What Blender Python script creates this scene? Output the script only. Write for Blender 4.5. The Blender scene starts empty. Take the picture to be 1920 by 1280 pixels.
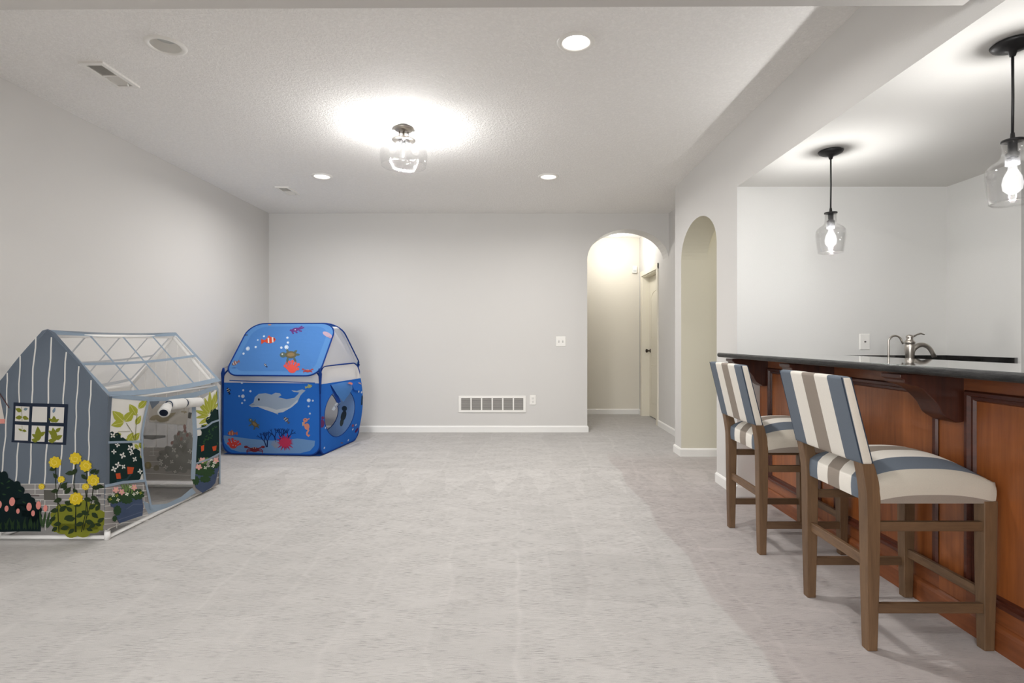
import bpy, bmesh, math, random
from mathutils import Vector, Matrix
PI = math.pi
S = bpy.context.scene
COL = S.collection
random.seed(7)

# ------------------------------------------------------------------ camera, world, exposure
CAMZ = 1.12
cam = bpy.data.cameras.new('camera')
cam.lens = 18.75; cam.sensor_width = 36
cam.shift_x = -10 / 1920; cam.shift_y = -4 / 1920
cam.clip_start = 0.02
camo = bpy.data.objects.new('camera', cam); COL.objects.link(camo)
camo.location = (0, 0, CAMZ); camo.rotation_euler = (PI / 2, 0, 0)
S.camera = camo
w = bpy.data.worlds.new('world'); S.world = w; w.use_nodes = True
w.node_tree.nodes['Background'].inputs[0].default_value = (1, 1, 1, 1)
w.node_tree.nodes['Background'].inputs[1].default_value = 0.0
S.view_settings.view_transform = 'Standard'; S.view_settings.look = 'None'
S.view_settings.gamma = 1; S.view_settings.use_curve_mapping = False
S.view_settings.exposure = 0.72
S.cycles.max_bounces = 12; S.cycles.diffuse_bounces = 6; S.cycles.transparent_max_bounces = 24
S.cycles.glossy_bounces = 5
S.cycles.sample_clamp_indirect = 4.0
S.cycles.caustics_reflective = False; S.cycles.caustics_refractive = False

COOL = (1.0, 0.995, 0.982); NEUT = (1.0, 0.975, 0.952)
P_PEND = 38.0      # each bar pendant
P_FLUSH = 7.5      # each of three bulbs in the glass ceiling light
P_CAN = 12.5       # each lit downlight
P_REAR_FILL = 10.0  # each of the unseen fill lamps added behind the camera
P_WINDOW_FILL = 70.0     # fill light from the added, unseen window behind the camera
P_HALL = 9.5
P_BAR_FILL = 9.0  # unseen fill lamp added inside the bar

def light(name, kind, loc, power, color, parent=None, **kw):
    l = bpy.data.lights.new(name, kind); l.energy = power; l.color = color
    for k, v in kw.items(): setattr(l, k, v)
    o = bpy.data.objects.new(name, l); COL.objects.link(o)
    o.location = loc
    if parent: o.parent = parent
    return o

# ------------------------------------------------------------------ materials
def lin(c):
    return tuple(((x / 255) / 12.92 if x / 255 <= 0.04045 else (((x / 255) + 0.055) / 1.055) ** 2.4) for x in c) + (1,)

def pmat(name, rgb, rough=0.6, metal=0.0, spec=0.5, coat=0.0):
    m = bpy.data.materials.new(name); m.use_nodes = True
    b = m.node_tree.nodes['Principled BSDF']
    b.inputs['Base Color'].default_value = lin(rgb)
    b.inputs['Roughness'].default_value = rough
    b.inputs['Metallic'].default_value = metal
    b.inputs['Specular IOR Level'].default_value = spec
    b.inputs['Coat Weight'].default_value = coat
    return m
class NT:
    def __init__(s, m): s.m = m; s.t = m.node_tree; s.b = s.t.nodes['Principled BSDF']
    def n(s, typ, ins=None, **kw):
        nd = s.t.nodes.new(typ)
        for k, v in kw.items(): setattr(nd, k, v)
        for k, v in (ins or {}).items():
            if isinstance(v, bpy.types.NodeSocket): s.t.links.new(v, nd.inputs[k])
            else: nd.inputs[k].default_value = v
        return nd
    def l(s, a, b): s.t.links.new(a, b)
    def ramp(s, fac, stops, interp='LINEAR'):
        r = s.n('ShaderNodeValToRGB', {0: fac}); e = r.color_ramp.elements
        r.color_ramp.interpolation = interp
        e[0].position = stops[0][0]; e[0].color = stops[0][1]
        e[1].position = stops[1][0]; e[1].color = stops[1][1]
        for p, c in stops[2:]:
            x = e.new(p); x.color = c
        return r
    def math(s, op, a, b=None, c=None):
        i = {0: a}
        if b is not None: i[1] = b
        if c is not None: i[2] = c
        return s.n('ShaderNodeMath', i, operation=op).outputs[0]
    def bump(s, h, strength, dist):
        bp = s.n('ShaderNodeBump', {'Strength': strength, 'Distance': dist, 'Height': h})
        s.l(bp.outputs[0], s.b.inputs['Normal']); return bp
    def coords(s, scale=(1, 1, 1)):
        tc = s.n('ShaderNodeTexCoord')
        return s.n('ShaderNodeMapping', {'Vector': tc.outputs['Object'], 'Scale': scale}).outputs[0]
    def mix(s, fac, a, b, blend='MIX'):
        nd = s.n('ShaderNodeMix', data_type='RGBA', blend_type=blend)
        for sock, v in ((nd.inputs[0], fac), (nd.inputs[6], a), (nd.inputs[7], b)):
            if isinstance(v, bpy.types.NodeSocket): s.l(v, sock)
            else: sock.default_value = v
        return nd.outputs[2]

def paint(name, rgb, tex=0.25, scale=220, rough=0.75):
    m = pmat(name, rgb, rough, spec=0.25); t = NT(m)
    nz = t.n('ShaderNodeTexNoise', {'Vector': t.coords(), 'Scale': scale, 'Detail': 3})
    t.bump(nz.outputs[0], tex, 0.002); return m
M = {}
M['wall'] = paint('wall_paint', (208, 206, 203))
M['khaki'] = paint('khaki_paint', (210, 206, 190))
M['hallwall'] = paint('hall_paint', (222, 217, 205))
M['barwall'] = paint('bar_paint', (217, 216, 213))
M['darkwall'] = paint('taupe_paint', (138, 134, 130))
def ceiling_mat(name, rgb, strength):
    m = pmat(name, rgb, 0.85, spec=0.2); t = NT(m); c = t.coords()
    n1 = t.n('ShaderNodeTexNoise', {'Vector': c, 'Scale': 62, 'Detail': 4, 'Roughness': 0.6, 'Distortion': 0.7})
    r = t.ramp(n1.outputs[0], [(0.42, (0, 0, 0, 1)), (0.62, (1, 1, 1, 1))])
    t.bump(r.outputs[0], strength, 0.006)
    v = t.mix(r.outputs[0], lin(tuple(x - 6 for x in rgb)), lin(rgb))
    t.l(v, t.b.inputs['Base Color']); return m
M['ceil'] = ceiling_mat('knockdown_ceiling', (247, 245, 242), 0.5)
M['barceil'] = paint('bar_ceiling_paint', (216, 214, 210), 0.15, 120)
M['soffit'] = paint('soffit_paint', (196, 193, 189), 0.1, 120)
M['trim'] = pmat('white_trim', (232, 231, 228), 0.4)
M['door'] = pmat('cream_door_paint', (226, 221, 206), 0.4)
M['plastic'] = pmat('white_plastic', (235, 233, 228), 0.35)
M['slot'] = pmat('dark_slot', (60, 58, 55), 0.6)
M['grille'] = pmat('grille_grey', (150, 147, 142), 0.5)
M['duct'] = pmat('duct_shadow_grey', (120, 117, 113), 0.7)
M['nickel'] = pmat('brushed_nickel', (190, 184, 176), 0.28, 1.0)
M['greymetal'] = pmat('grey_metal', (120, 120, 122), 0.4, 0.8)
M['black'] = pmat('black_metal', (34, 33, 34), 0.42, 0.3)
M['bronze'] = pmat('dark_bronze', (70, 62, 55), 0.35, 0.9)
M['pvc'] = pmat('white_pvc', (228, 227, 224), 0.35)

def carpet():
    m = pmat('cream_carpet', (214, 209, 206), 0.95, spec=0.1); t = NT(m)
    tc = t.n('ShaderNodeTexCoord').outputs['Object']
    warp = t.n('ShaderNodeTexNoise', {'Vector': tc, 'Scale': 1.3, 'Detail': 2})
    wv = t.n('ShaderNodeVectorMath', {0: warp.outputs['Color'], 1: (0.5, 0.5, 0.5)}, operation='SUBTRACT')
    ws = t.n('ShaderNodeVectorMath', {0: wv.outputs[0], 'Scale': 0.36}, operation='SCALE')
    pos = t.n('ShaderNodeVectorMath', {0: tc, 1: ws.outputs[0]}, operation='ADD').outputs[0]
    # vacuum bands: long passes running away from the bar side
    mp = t.n('ShaderNodeMapping', {'Vector': pos, 'Rotation': (0, 0, PI / 2), 'Scale': (1, 1, 1)}).outputs[0]
    br = t.n('ShaderNodeTexBrick', {'Vector': mp, 'Color1': (0.0, 0.0, 0.0, 1), 'Color2': (1, 1, 1, 1), 'Mortar': (1.5, 1.5, 1.5, 1),
             'Scale': 1.0, 'Mortar Size': 0.018, 'Mortar Smooth': 1.0, 'Brick Width': 1.45, 'Row Height': 0.33})
    sep = t.n('ShaderNodeSeparateXYZ', {0: pos})
    x, y = sep.outputs[0], sep.outputs[1]
    # wedge shaped strokes in a belt before the far wall
    fx = t.math('FRACT', t.math('MULTIPLY', x, 3.1))
    tri = t.math('MULTIPLY', t.math('ABSOLUTE', t.math('SUBTRACT', fx, 0.5)), 2.0)
    ramp_y = t.math('DIVIDE', t.math('SUBTRACT', y, 3.85), 0.75)
    inside = t.math('MULTIPLY', t.math('GREATER_THAN', ramp_y, 0.0), t.math('LESS_THAN', ramp_y, 1.0))
    wedge = t.math('MULTIPLY', inside, t.math('GREATER_THAN', ramp_y, tri))
    # crushed pile blotches, stretched across
    bl = t.n('ShaderNodeTexNoise', {'Vector': t.n('ShaderNodeMapping', {'Vector': pos, 'Scale': (1.3, 3.5, 1)}).outputs[0], 'Scale': 2.2, 'Detail': 5, 'Roughness': 0.65})
    blr = t.ramp(bl.outputs[0], [(0.44, (0, 0, 0, 1)), (0.6, (1, 1, 1, 1))])
    # woven dashes
    d1 = t.n('ShaderNodeTexNoise', {'Vector': t.n('ShaderNodeMapping', {'Vector': tc, 'Scale': (20, 330, 1)}).outputs[0], 'Scale': 1.0, 'Detail': 2.5, 'Roughness': 0.55})
    d2 = t.n('ShaderNodeTexNoise', {'Vector': t.n('ShaderNodeMapping', {'Vector': tc, 'Scale': (5, 9, 1)}).outputs[0], 'Scale': 1.0, 'Detail': 2})
    dd = t.ramp(d1.outputs[0], [(0.34, (1, 1, 1, 1)), (0.47, (0, 0, 0, 1))])
    dfac = t.math('MULTIPLY', dd.outputs[0], t.ramp(d2.outputs[0], [(0.35, (0.25, 0.25, 0.25, 1)), (0.6, (1, 1, 1, 1))]).outputs[0])
    sp = t.n('ShaderNodeTexNoise', {'Vector': tc, 'Scale': 330, 'Detail': 2})
    tone = t.math('ADD', t.math('MULTIPLY', br.outputs[0], 0.05), t.math('MULTIPLY', wedge, 0.08))
    tone = t.math('ADD', tone, t.math('MULTIPLY', blr.outputs[0], 0.05))
    tone = t.math('ADD', tone, t.math('MULTIPLY', t.math('SUBTRACT', sp.outputs[0], 0.5), 0.22))
    tone = t.math('SUBTRACT', tone, t.math('MULTIPLY', dfac, 0.34))
    val = t.math('ADD', 0.93, tone)
    base = t.n('ShaderNodeRGB'); base.outputs[0].default_value = lin((181, 178, 175))
    comb = t.n('ShaderNodeCombineColor', {0: val, 1: val, 2: val})
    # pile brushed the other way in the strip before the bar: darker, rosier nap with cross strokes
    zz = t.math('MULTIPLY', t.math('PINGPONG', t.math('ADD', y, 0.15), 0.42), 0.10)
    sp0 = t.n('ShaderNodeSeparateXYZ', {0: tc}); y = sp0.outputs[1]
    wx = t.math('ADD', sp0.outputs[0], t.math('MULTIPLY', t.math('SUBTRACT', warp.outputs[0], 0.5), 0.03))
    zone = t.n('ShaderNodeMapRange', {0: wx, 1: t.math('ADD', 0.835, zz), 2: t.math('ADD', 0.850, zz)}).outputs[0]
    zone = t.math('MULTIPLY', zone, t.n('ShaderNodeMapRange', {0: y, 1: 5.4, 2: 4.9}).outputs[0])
    slant = t.math('ADD', y, t.math('MULTIPLY', x, 0.18))
    stroke = t.math('MULTIPLY', t.math('LESS_THAN', t.math('FRACT', t.math('MULTIPLY', slant, 3.3)), 0.10), 0.06)
    # one darker turned patch beside the strip
    px_ = t.math('MULTIPLY', t.math('GREATER_THAN', wx, 0.16), t.math('LESS_THAN', wx, 0.72))
    py_ = t.math('MULTIPLY', t.math('GREATER_THAN', slant, 2.35), t.math('LESS_THAN', slant, 2.86))
    patch = t.math('MULTIPLY', t.math('MULTIPLY', px_, py_), 0.055)
    val2 = t.math('SUBTRACT', val, patch)
    comb = t.n('ShaderNodeCombineColor', {0: val2, 1: val2, 2: val2})
    plain = t.mix(1.0, base.outputs[0], comb.outputs[0], 'MULTIPLY')
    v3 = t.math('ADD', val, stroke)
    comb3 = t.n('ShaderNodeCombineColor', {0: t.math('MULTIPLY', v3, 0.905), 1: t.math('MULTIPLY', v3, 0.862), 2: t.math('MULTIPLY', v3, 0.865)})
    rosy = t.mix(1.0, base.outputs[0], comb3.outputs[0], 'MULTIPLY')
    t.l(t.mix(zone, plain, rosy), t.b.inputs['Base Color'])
    h = t.math('SUBTRACT', t.math('MULTIPLY', sp.outputs[0], 0.5), dfac)
    t.bump(h, 0.5, 0.004)
    t.b.inputs['Sheen Weight'].default_value = 0.2
    return m
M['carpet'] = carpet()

def wood(name, c1, c2, axis='Z', scale=9, rough=0.35, coat=0.15, ring=1.0):
    m = pmat(name, c1, rough, coat=coat); t = NT(m)
    sc = {'X': (0.12, 1, 1), 'Y': (1, 0.12, 1), 'Z': (1, 1, 0.07)}[axis]
    c = t.coords(sc)
    n1 = t.n('ShaderNodeTexNoise', {'Vector': c, 'Scale': scale, 'Detail': 6, 'Roughness': 0.65, 'Distortion': 1.2 * ring})
    n2 = t.n('ShaderNodeTexNoise', {'Vector': c, 'Scale': scale * 12, 'Detail': 3})
    f = t.math('ADD', t.math('MULTIPLY', n1.outputs[0], 0.75), t.math('MULTIPLY', n2.outputs[0], 0.25))
    r = t.ramp(f, [(0.33, lin(c1)), (0.68, lin(c2))])
    t.l(r.outputs[0], t.b.inputs['Base Color'])
    t.bump(n2.outputs[0], 0.08, 0.001)
    return m
M['cherry'] = wood('cherry_panel_wood', (112, 60, 27), (168, 98, 50), 'Z', 6)
M['cherry_h'] = wood('cherry_rail_wood', (102, 54, 28), (148, 86, 48), 'Y', 6)
M['cherry_dark'] = wood('dark_cherry_molding', (56, 26, 18), (92, 46, 30), 'Y', 8)
M['corbel'] = wood('mahogany_corbel_wood', (52, 26, 20), (86, 46, 32), 'Z', 7)
M['stoolwood'] = wood('weathered_oak_wood', (82, 61, 42), (118, 91, 65), 'Z', 14, 0.5, 0.0)
M['stoolwood_x'] = wood('weathered_oak_rail', (80, 59, 41), (114, 88, 63), 'X', 14, 0.5, 0.0)
M['stoolwood_y'] = wood('weathered_oak_crossrail', (80, 59, 41), (122, 94, 68), 'Y', 14, 0.5, 0.0)

def granite():
    m = pmat('black_granite', (40, 40, 42), 0.03, spec=0.9); t = NT(m)
    c = t.coords((1, 0.35, 1))
    n1 = t.n('ShaderNodeTexNoise', {'Vector': c, 'Scale': 26, 'Detail': 8, 'Roughness': 0.75, 'Distortion': 1.5})
    r = t.ramp(n1.outputs[0], [(0.45, lin((14, 14, 15))), (0.75, lin((62, 61, 60)))])
    t.l(r.outputs[0], t.b.inputs['Base Color']); return m
M['granite'] = granite(); M['granite'].node_tree.nodes['Principled BSDF'].inputs['IOR'].default_value = 1.95; M['granite'].node_tree.nodes['Principled BSDF'].inputs['Coat Weight'].default_value = 1.0
def granite_edge():
    m = pmat('rough_granite_edge', (50, 50, 52), 0.4, spec=0.35); t = NT(m)
    n1 = t.n('ShaderNodeTexNoise', {'Vector': t.coords((1, 0.25, 1.6)), 'Scale': 60, 'Detail': 6, 'Roughness': 0.7})
    r = t.ramp(n1.outputs[0], [(0.4, lin((10, 11, 12))), (0.75, lin((52, 51, 50)))])
    t.l(r.outputs[0], t.b.inputs['Base Color']); t.bump(n1.outputs[0], 0.6, 0.004); return m
M['granite_edge'] = granite_edge()

def glass(name='clear_glass', tint=0.955, refl=0.75, power=1.5):
    m = bpy.data.materials.new(name); m.use_nodes = True; t = m.node_tree
    for n in list(t.nodes): t.nodes.remove(n)
    o = t.nodes.new('ShaderNodeOutputMaterial'); mx = t.nodes.new('ShaderNodeMixShader')
    tr = t.nodes.new('ShaderNodeBsdfTransparent'); gl = t.nodes.new('ShaderNodeBsdfGlossy')
    lw = t.nodes.new('ShaderNodeLayerWeight'); lw.inputs[0].default_value = 0.32
    mp = t.nodes.new('ShaderNodeMath'); mp.operation = 'MULTIPLY_ADD'; mp.inputs[1].default_value = refl; mp.inputs[2].default_value = 0.03
    tr.inputs[0].default_value = (tint, tint, tint, 1); gl.inputs[0].default_value = (1, 1, 1, 1); gl.inputs[1].default_value = 0.0
    t.links.new(lw.outputs['Facing'], mp.inputs[0])
    pw = t.nodes.new('ShaderNodeMath'); pw.operation = 'POWER'; pw.inputs[1].default_value = power
    t.links.new(mp.outputs[0], pw.inputs[0])
    t.links.new(pw.outputs[0], mx.inputs[0]); t.links.new(tr.outputs[0], mx.inputs[1]); t.links.new(gl.outputs[0], mx.inputs[2])
    t.links.new(mx.outputs[0], o.inputs[0]); return m
M['glass'] = glass(); M['bowl_glass'] = glass('thin_bowl_glass', 0.965, 0.6, 2.6)
def glow(name, rgb, strength, clear=False):
    m = bpy.data.materials.new(name); m.use_nodes = True; t = m.node_tree
    for n in list(t.nodes): t.nodes.remove(n)
    o = t.nodes.new('ShaderNodeOutputMaterial'); e = t.nodes.new('ShaderNodeEmission')
    e.inputs[0].default_value = tuple(rgb) + (1,); e.inputs[1].default_value = strength
    if clear:
        a = t.nodes.new('ShaderNodeAddShader'); tr = t.nodes.new('ShaderNodeBsdfTransparent')
        t.links.new(e.outputs[0], a.inputs[0]); t.links.new(tr.outputs[0], a.inputs[1]); t.links.new(a.outputs[0], o.inputs[0])
    else: t.links.new(e.outputs[0], o.inputs[0])
    return m
M['bulb'] = glow('lit_bulb', (1, 1, 1), 0.22, True)
M['filament'] = glow('bulb_core', (1, 0.99, 0.97), 9)
M['bulb_dim'] = glow('lit_small_bulb', (1, 1, 1), 0.05, True)
M['lens'] = glow('lit_lens', (1, 0.98, 0.95), 4.0)
M['lens_off'] = pmat('frosted_lens_off', (188, 192, 190), 0.4)

def mesh_fabric(name, rgb, opacity):
    m = bpy.data.materials.new(name); m.use_nodes = True; t = m.node_tree
    b = t.nodes['Principled BSDF']; b.inputs['Base Color'].default_value = lin(rgb); b.inputs['Roughness'].default_value = 0.9
    b.inputs['Specular IOR Level'].default_value = 0.1
    b.inputs['Alpha'].default_value = opacity
    return m
M['net'] = mesh_fabric('white_netting', (240, 238, 235), 0.24)
M['net2'] = mesh_fabric('white_tent_mesh', (232, 230, 228), 0.62)
FAB = {}
def fab(rgb, alpha=1.0):
    k = (rgb, alpha)
    if k not in FAB:
        m = pmat('printed_cloth_%02x%02x%02x' % rgb, rgb, 0.88, spec=0.15)
        t = NT(m)
        nz = t.n('ShaderNodeTexNoise', {'Vector': t.coords(), 'Scale': 14, 'Detail': 3})
        t.bump(nz.outputs[0], 0.25, 0.01)
        tl = t.n('ShaderNodeBsdfTranslucent', {'Color': lin(rgb)})
        mx = t.n('ShaderNodeMixShader', {0: 0.33, 1: t.b.outputs[0], 2: tl.outputs[0]})
        t.l(mx.outputs[0], t.t.nodes['Material Output'].inputs[0])
        FAB[k] = m
    return FAB[k]

def stripe_mat(name, stops):
    """stops: list of (distance from the centre line in m, rgb)"""
    m = pmat(name, (230, 226, 218), 0.85, spec=0.15); t = NT(m)
    uv = t.n('ShaderNodeUVMap'); sp = t.n('ShaderNodeSeparateXYZ', {0: uv.outputs[0]})
    a = t.math('MULTIPLY', t.math('ABSOLUTE', sp.outputs[0]), 2.0)
    r = t.ramp(a, [(p * 2, lin(c)) for p, c in stops], 'CONSTANT')
    wv = t.n('ShaderNodeTexNoise', {'Vector': t.coords(), 'Scale': 450, 'Detail': 2})
    v = t.math('ADD', 0.9, t.math('MULTIPLY', wv.outputs[0], 0.2))
    cc = t.n('ShaderNodeCombineColor', {0: v, 1: v, 2: v})
    t.l(t.mix(1.0, r.outputs[0], cc.outputs[0], 'MULTIPLY'), t.b.inputs['Base Color'])
    t.bump(wv.outputs[0], 0.3, 0.001); return m
TAUPE = (142, 132, 122); CREAM = (220, 215, 206); SLATE = (100, 108, 118); BEIGE = (190, 183, 170)
M['seat_stripe'] = stripe_mat('striped_seat_cloth', [(0, TAUPE), (0.0375, CREAM), (0.1125, SLATE), (0.1875, BEIGE), (0.287, TAUPE)])
M['back_stripe'] = stripe_mat('striped_back_cloth', [(0, TAUPE), (0.043, CREAM), (0.131, SLATE), (0.223, (205, 198, 186))])

# ------------------------------------------------------------------ geometry helpers
class MB:
    def __init__(s): s.v = []; s.f = []; s.mi = []; s.mats = []; s.uv = {}
    def m(s, mat):
        if mat not in s.mats: s.mats.append(mat)
        return s.mats.index(mat)
    def add(s, vs, fs, mat):
        o = len(s.v); i = s.m(mat)
        s.v += [tuple(p) for p in vs]
        for f in fs: s.f.append(tuple(o + k for k in f)); s.mi.append(i)
        return o
    def box(s, a, b, mat):
        x0, y0, z0 = [min(a[i], b[i]) for i in range(3)]; x1, y1, z1 = [max(a[i], b[i]) for i in range(3)]
        vs = [(x0, y0, z0), (x1, y0, z0), (x1, y1, z0), (x0, y1, z0), (x0, y0, z1), (x1, y0, z1), (x1, y1, z1), (x0, y1, z1)]
        s.add(vs, [(0, 3, 2, 1), (4, 5, 6, 7), (0, 1, 5, 4), (1, 2, 6, 5), (2, 3, 7, 6), (3, 0, 4, 7)], mat)
    def prism(s, pts, a, b, axis, mat, side=None):
        """2D outline extruded along an axis from a to b. axis x: pts are (y,z); y: (x,z); z: (x,y)"""
        def P(p, t): return {'x': (t, p[0], p[1]), 'y': (p[0], t, p[1]), 'z': (p[0], p[1], t)}[axis]
        n = len(pts); vs = [P(p, a) for p in pts] + [P(p, b) for p in pts]
        s.add(vs, [tuple(range(n - 1, -1, -1)), tuple(range(n, 2 * n))], mat)
        o = len(s.v) - 2 * n
        for i in range(n):
            j = (i + 1) % n
            mm = mat if side is None else side(pts[i], pts[j])
            s.f.append((o + i, o + j, o + n + j, o + n + i)); s.mi.append(s.m(mm))
    def tube(s, pts, r, mat, n=10, cap=True, close=False):
        pts = [Vector(p) for p in pts]; rs = r if isinstance(r, (list, tuple)) else [r] * len(pts)
        o = len(s.v); N = len(pts); prev = None; mi = s.m(mat)
        for i, p in enumerate(pts):
            if close: t = pts[(i + 1) % N] - pts[i - 1]
            else: t = pts[min(i + 1, N - 1)] - pts[max(i - 1, 0)]
            t.normalize()
            if prev is None:
                u = t.cross(Vector((0, 0, 1)))
                if u.length < 0.1: u = t.cross(Vector((0, 1, 0)))
            else: u = prev - t * prev.dot(t)
            u.normalize(); prev = u; vv = t.cross(u)
            for k in range(n):
                a = 2 * PI * k / n
                s.v.append(tuple(p + (u * math.cos(a) + vv * math.sin(a)) * rs[i]))
        for i in range(N if close else N - 1):
            i2 = (i + 1) % N
            for k in range(n):
                k2 = (k + 1) % n
                s.f.append((o + i * n + k, o + i * n + k2, o + i2 * n + k2, o + i2 * n + k)); s.mi.append(mi)
        if cap and not close:
            s.f.append(tuple(o + k for k in range(n - 1, -1, -1))); s.mi.append(mi)
            s.f.append(tuple(o + (N - 1) * n + k for k in range(n))); s.mi.append(mi)
    def lathe(s, prof, c, mat, n=40, axis='z', cap=False):
        o = len(s.v); mi = s.m(mat)
        for (r, z) in prof:
            for k in range(n):
                a = 2 * PI * k / n; x, y = r * math.cos(a), r * math.sin(a)
                p = {'z': (x, y, z), 'x': (z, x, y), 'y': (x, z, y)}[axis]
                s.v.append((c[0] + p[0], c[1] + p[1], c[2] + p[2]))
        for i in range(len(prof) - 1):
            for k in range(n):
                k2 = (k + 1) % n
                s.f.append((o + i * n + k, o + i * n + k2, o + (i + 1) * n + k2, o + (i + 1) * n + k)); s.mi.append(mi)
        if cap:
            s.f.append(tuple(o + k for k in range(n))); s.mi.append(mi)
            q = o + (len(prof) - 1) * n
            s.f.append(tuple(q + k for k in range(n))); s.mi.append(mi)
    def loft(s, rings, mat, cap=True):
        n = len(rings[0]); o = len(s.v); mi = s.m(mat)
        for r in rings: s.v += [tuple(p) for p in r]
        for i in range(len(rings) - 1):
            for k in range(n):
                k2 = (k + 1) % n
                s.f.append((o + i * n + k, o + i * n + k2, o + (i + 1) * n + k2, o + (i + 1) * n + k)); s.mi.append(mi)
        if cap:
            s.f.append(tuple(o + k for k in range(n - 1, -1, -1))); s.mi.append(mi)
            q = o + (len(rings) - 1) * n
            s.f.append(tuple(q + k for k in range(n))); s.mi.append(mi)
    def build(s, name, parent=None, smooth=False, bevel=0, label=None, fixn=True, solid=0):
        me = bpy.data.meshes.new(name); me.from_pydata(s.v, [], s.f)
        for m in s.mats: me.materials.append(m)
        me.polygons.foreach_set('material_index', s.mi)
        if smooth: me.polygons.foreach_set('use_smooth', [True] * len(me.polygons))
        if fixn:
            bm = bmesh.new(); bm.from_mesh(me); bmesh.ops.recalc_face_normals(bm, faces=bm.faces); bm.to_mesh(me); bm.free()
        me.update()
        o = bpy.data.objects.new(name, me); COL.objects.link(o)
        if parent: o.parent = parent
        if solid:
            sm = o.modifiers.new('thick', 'SOLIDIFY'); sm.thickness = solid; sm.offset = 0
        if bevel:
            b = o.modifiers.new('bevel', 'BEVEL'); b.width = bevel; b.segments = 2; b.limit_method = 'ANGLE'; b.angle_limit = 0.7
            if smooth is False:
                me.polygons.foreach_set('use_smooth', [True] * len(me.polygons))
                wn = o.modifiers.new('wn', 'WEIGHTED_NORMAL'); wn.keep_sharp = True
        if label: o['label'] = label
        return o
def tag(o, label, cat, group=None, kind=None):
    if label: o['label'] = label
    if cat: o['category'] = cat
    if group: o['group'] = group
    if kind: o['kind'] = kind
    return o
def thing(name, loc, label, cat, group=None, rz=0):
    o = bpy.data.objects.new(name, None); COL.objects.link(o); o.empty_display_size = 0.1
    o.location = loc; o.rotation_euler = (0, 0, rz); return tag(o, label, cat, group)
def struct(o, label=None): o['kind'] = 'structure'; 
def arc(cx, cz, rx, rz, a0, a1, n):
    return [(cx + rx * math.cos(a0 + (a1 - a0) * i / n), cz + rz * math.sin(a0 + (a1 - a0) * i / n)) for i in range(n + 1)]

# ------------------------------------------------------------------ the setting
XL, XR = -3.0, 1.57         # left wall, bar-side wall plane
YB = 6.44                   # back wall
ZC = 2.64                   # main ceiling
YN = -3.2                   # wall behind the camera
ZB = 2.21                   # bar ceiling
YE = 3.81                   # far end of the bar
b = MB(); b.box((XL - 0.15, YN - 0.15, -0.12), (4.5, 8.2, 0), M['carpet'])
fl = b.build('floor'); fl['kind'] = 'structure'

CANS = [(0.30, 2.73, True), (-1.82, 2.76, False), (-1.82, 4.97, True), (0.29, 4.98, True)]
CAN_R = 0.078
def holed_ceiling():
    bm = bmesh.new(); edges = []
    def loop(pts):
        vs = [bm.verts.new((x, y, ZC)) for x, y in pts]
        for i in range(len(vs)): edges.append(bm.edges.new((vs[i], vs[(i + 1) % len(vs)])))
    loop([(XL - 0.15, YN - 0.15), (4.5, YN - 0.15), (4.5, 8.2), (XL - 0.15, 8.2)])
    for (x, y, lit) in CANS:
        loop([(x + CAN_R * math.cos(2 * PI * k / 32), y + CAN_R * math.sin(2 * PI * k / 32)) for k in range(32)])
    bmesh.ops.triangle_fill(bm, use_beauty=True, use_dissolve=False, edges=edges)
    for f in bm.faces:
        if f.normal.z > 0: f.normal_flip()
    me = bpy.data.meshes.new('ceiling'); bm.to_mesh(me); bm.free(); me.materials.append(M['ceil'])
    o = bpy.data.objects.new('ceiling', me); COL.objects.link(o); o['kind'] = 'structure'
holed_ceiling()
b = MB(); b.box((XL - 0.15, YN, 0), (XL, YB + 0.25, ZC), M['wall']); b.build('wall_left')['kind'] = 'structure'
# back wall with its arch
AX0, AX1, AZ = 0.844, 1.83, 2.08
out = [(XL, 0), (AX0, 0)] + [(AX0 + 0.0, AZ)] + arc((AX0 + AX1) / 2, AZ, (AX1 - AX0) / 2, 0.37, PI, 0, 28)[1:] + [(AX1, ZC), (XL, ZC)]
b = MB(); b.prism(out, YB, YB + 0.25, 'y', M['wall']); b.build('wall_back')['kind'] = 'structure'
# bar-side wall with second arch and bar opening
SY0, SY1, SZ = 4.20, 5.11, 1.88
out = [(5.31, 0), (5.31, ZC), (YN, ZC), (YN, ZB), (YE, ZB), (YE, 0), (SY0, 0), (SY0, SZ)] + arc((SY0 + SY1) / 2, SZ, (SY1 - SY0) / 2, 0.30, PI, 0, 28)[1:] + [(SY1, 0)]
def sidem(p, q):
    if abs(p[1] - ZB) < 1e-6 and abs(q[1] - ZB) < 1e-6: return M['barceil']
    if abs(p[0] - YE) < 1e-6 and abs(q[0] - YE) < 1e-6: return M['barwall']
    return M['khaki'] if (SY0 - 0.01 <= p[0] <= SY1 + 0.01 and SY0 - 0.01 <= q[0] <= SY1 + 0.01) else M['wall']
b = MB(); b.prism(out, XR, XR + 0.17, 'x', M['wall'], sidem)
b.build('wall_right')['kind'] = 'structure'
# thicker part beside the arch (passage side)
b = MB(); b.box((XR + 0.17, SY1, 0), (3.3, 5.30, ZC), M['khaki']); b.build('wall_passage_far')['kind'] = 'structure'
b = MB(); b.box((XR + 0.17, YE, 0), (3.3, SY0, ZC), M['barwall']); b.build('wall_bar_far')['kind'] = 'structure'
b = MB(); b.box((3.2, SY0, 0), (3.3, SY1, ZC), M['khaki']); b.build('wall_passage_end')['kind'] = 'structure'
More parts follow.
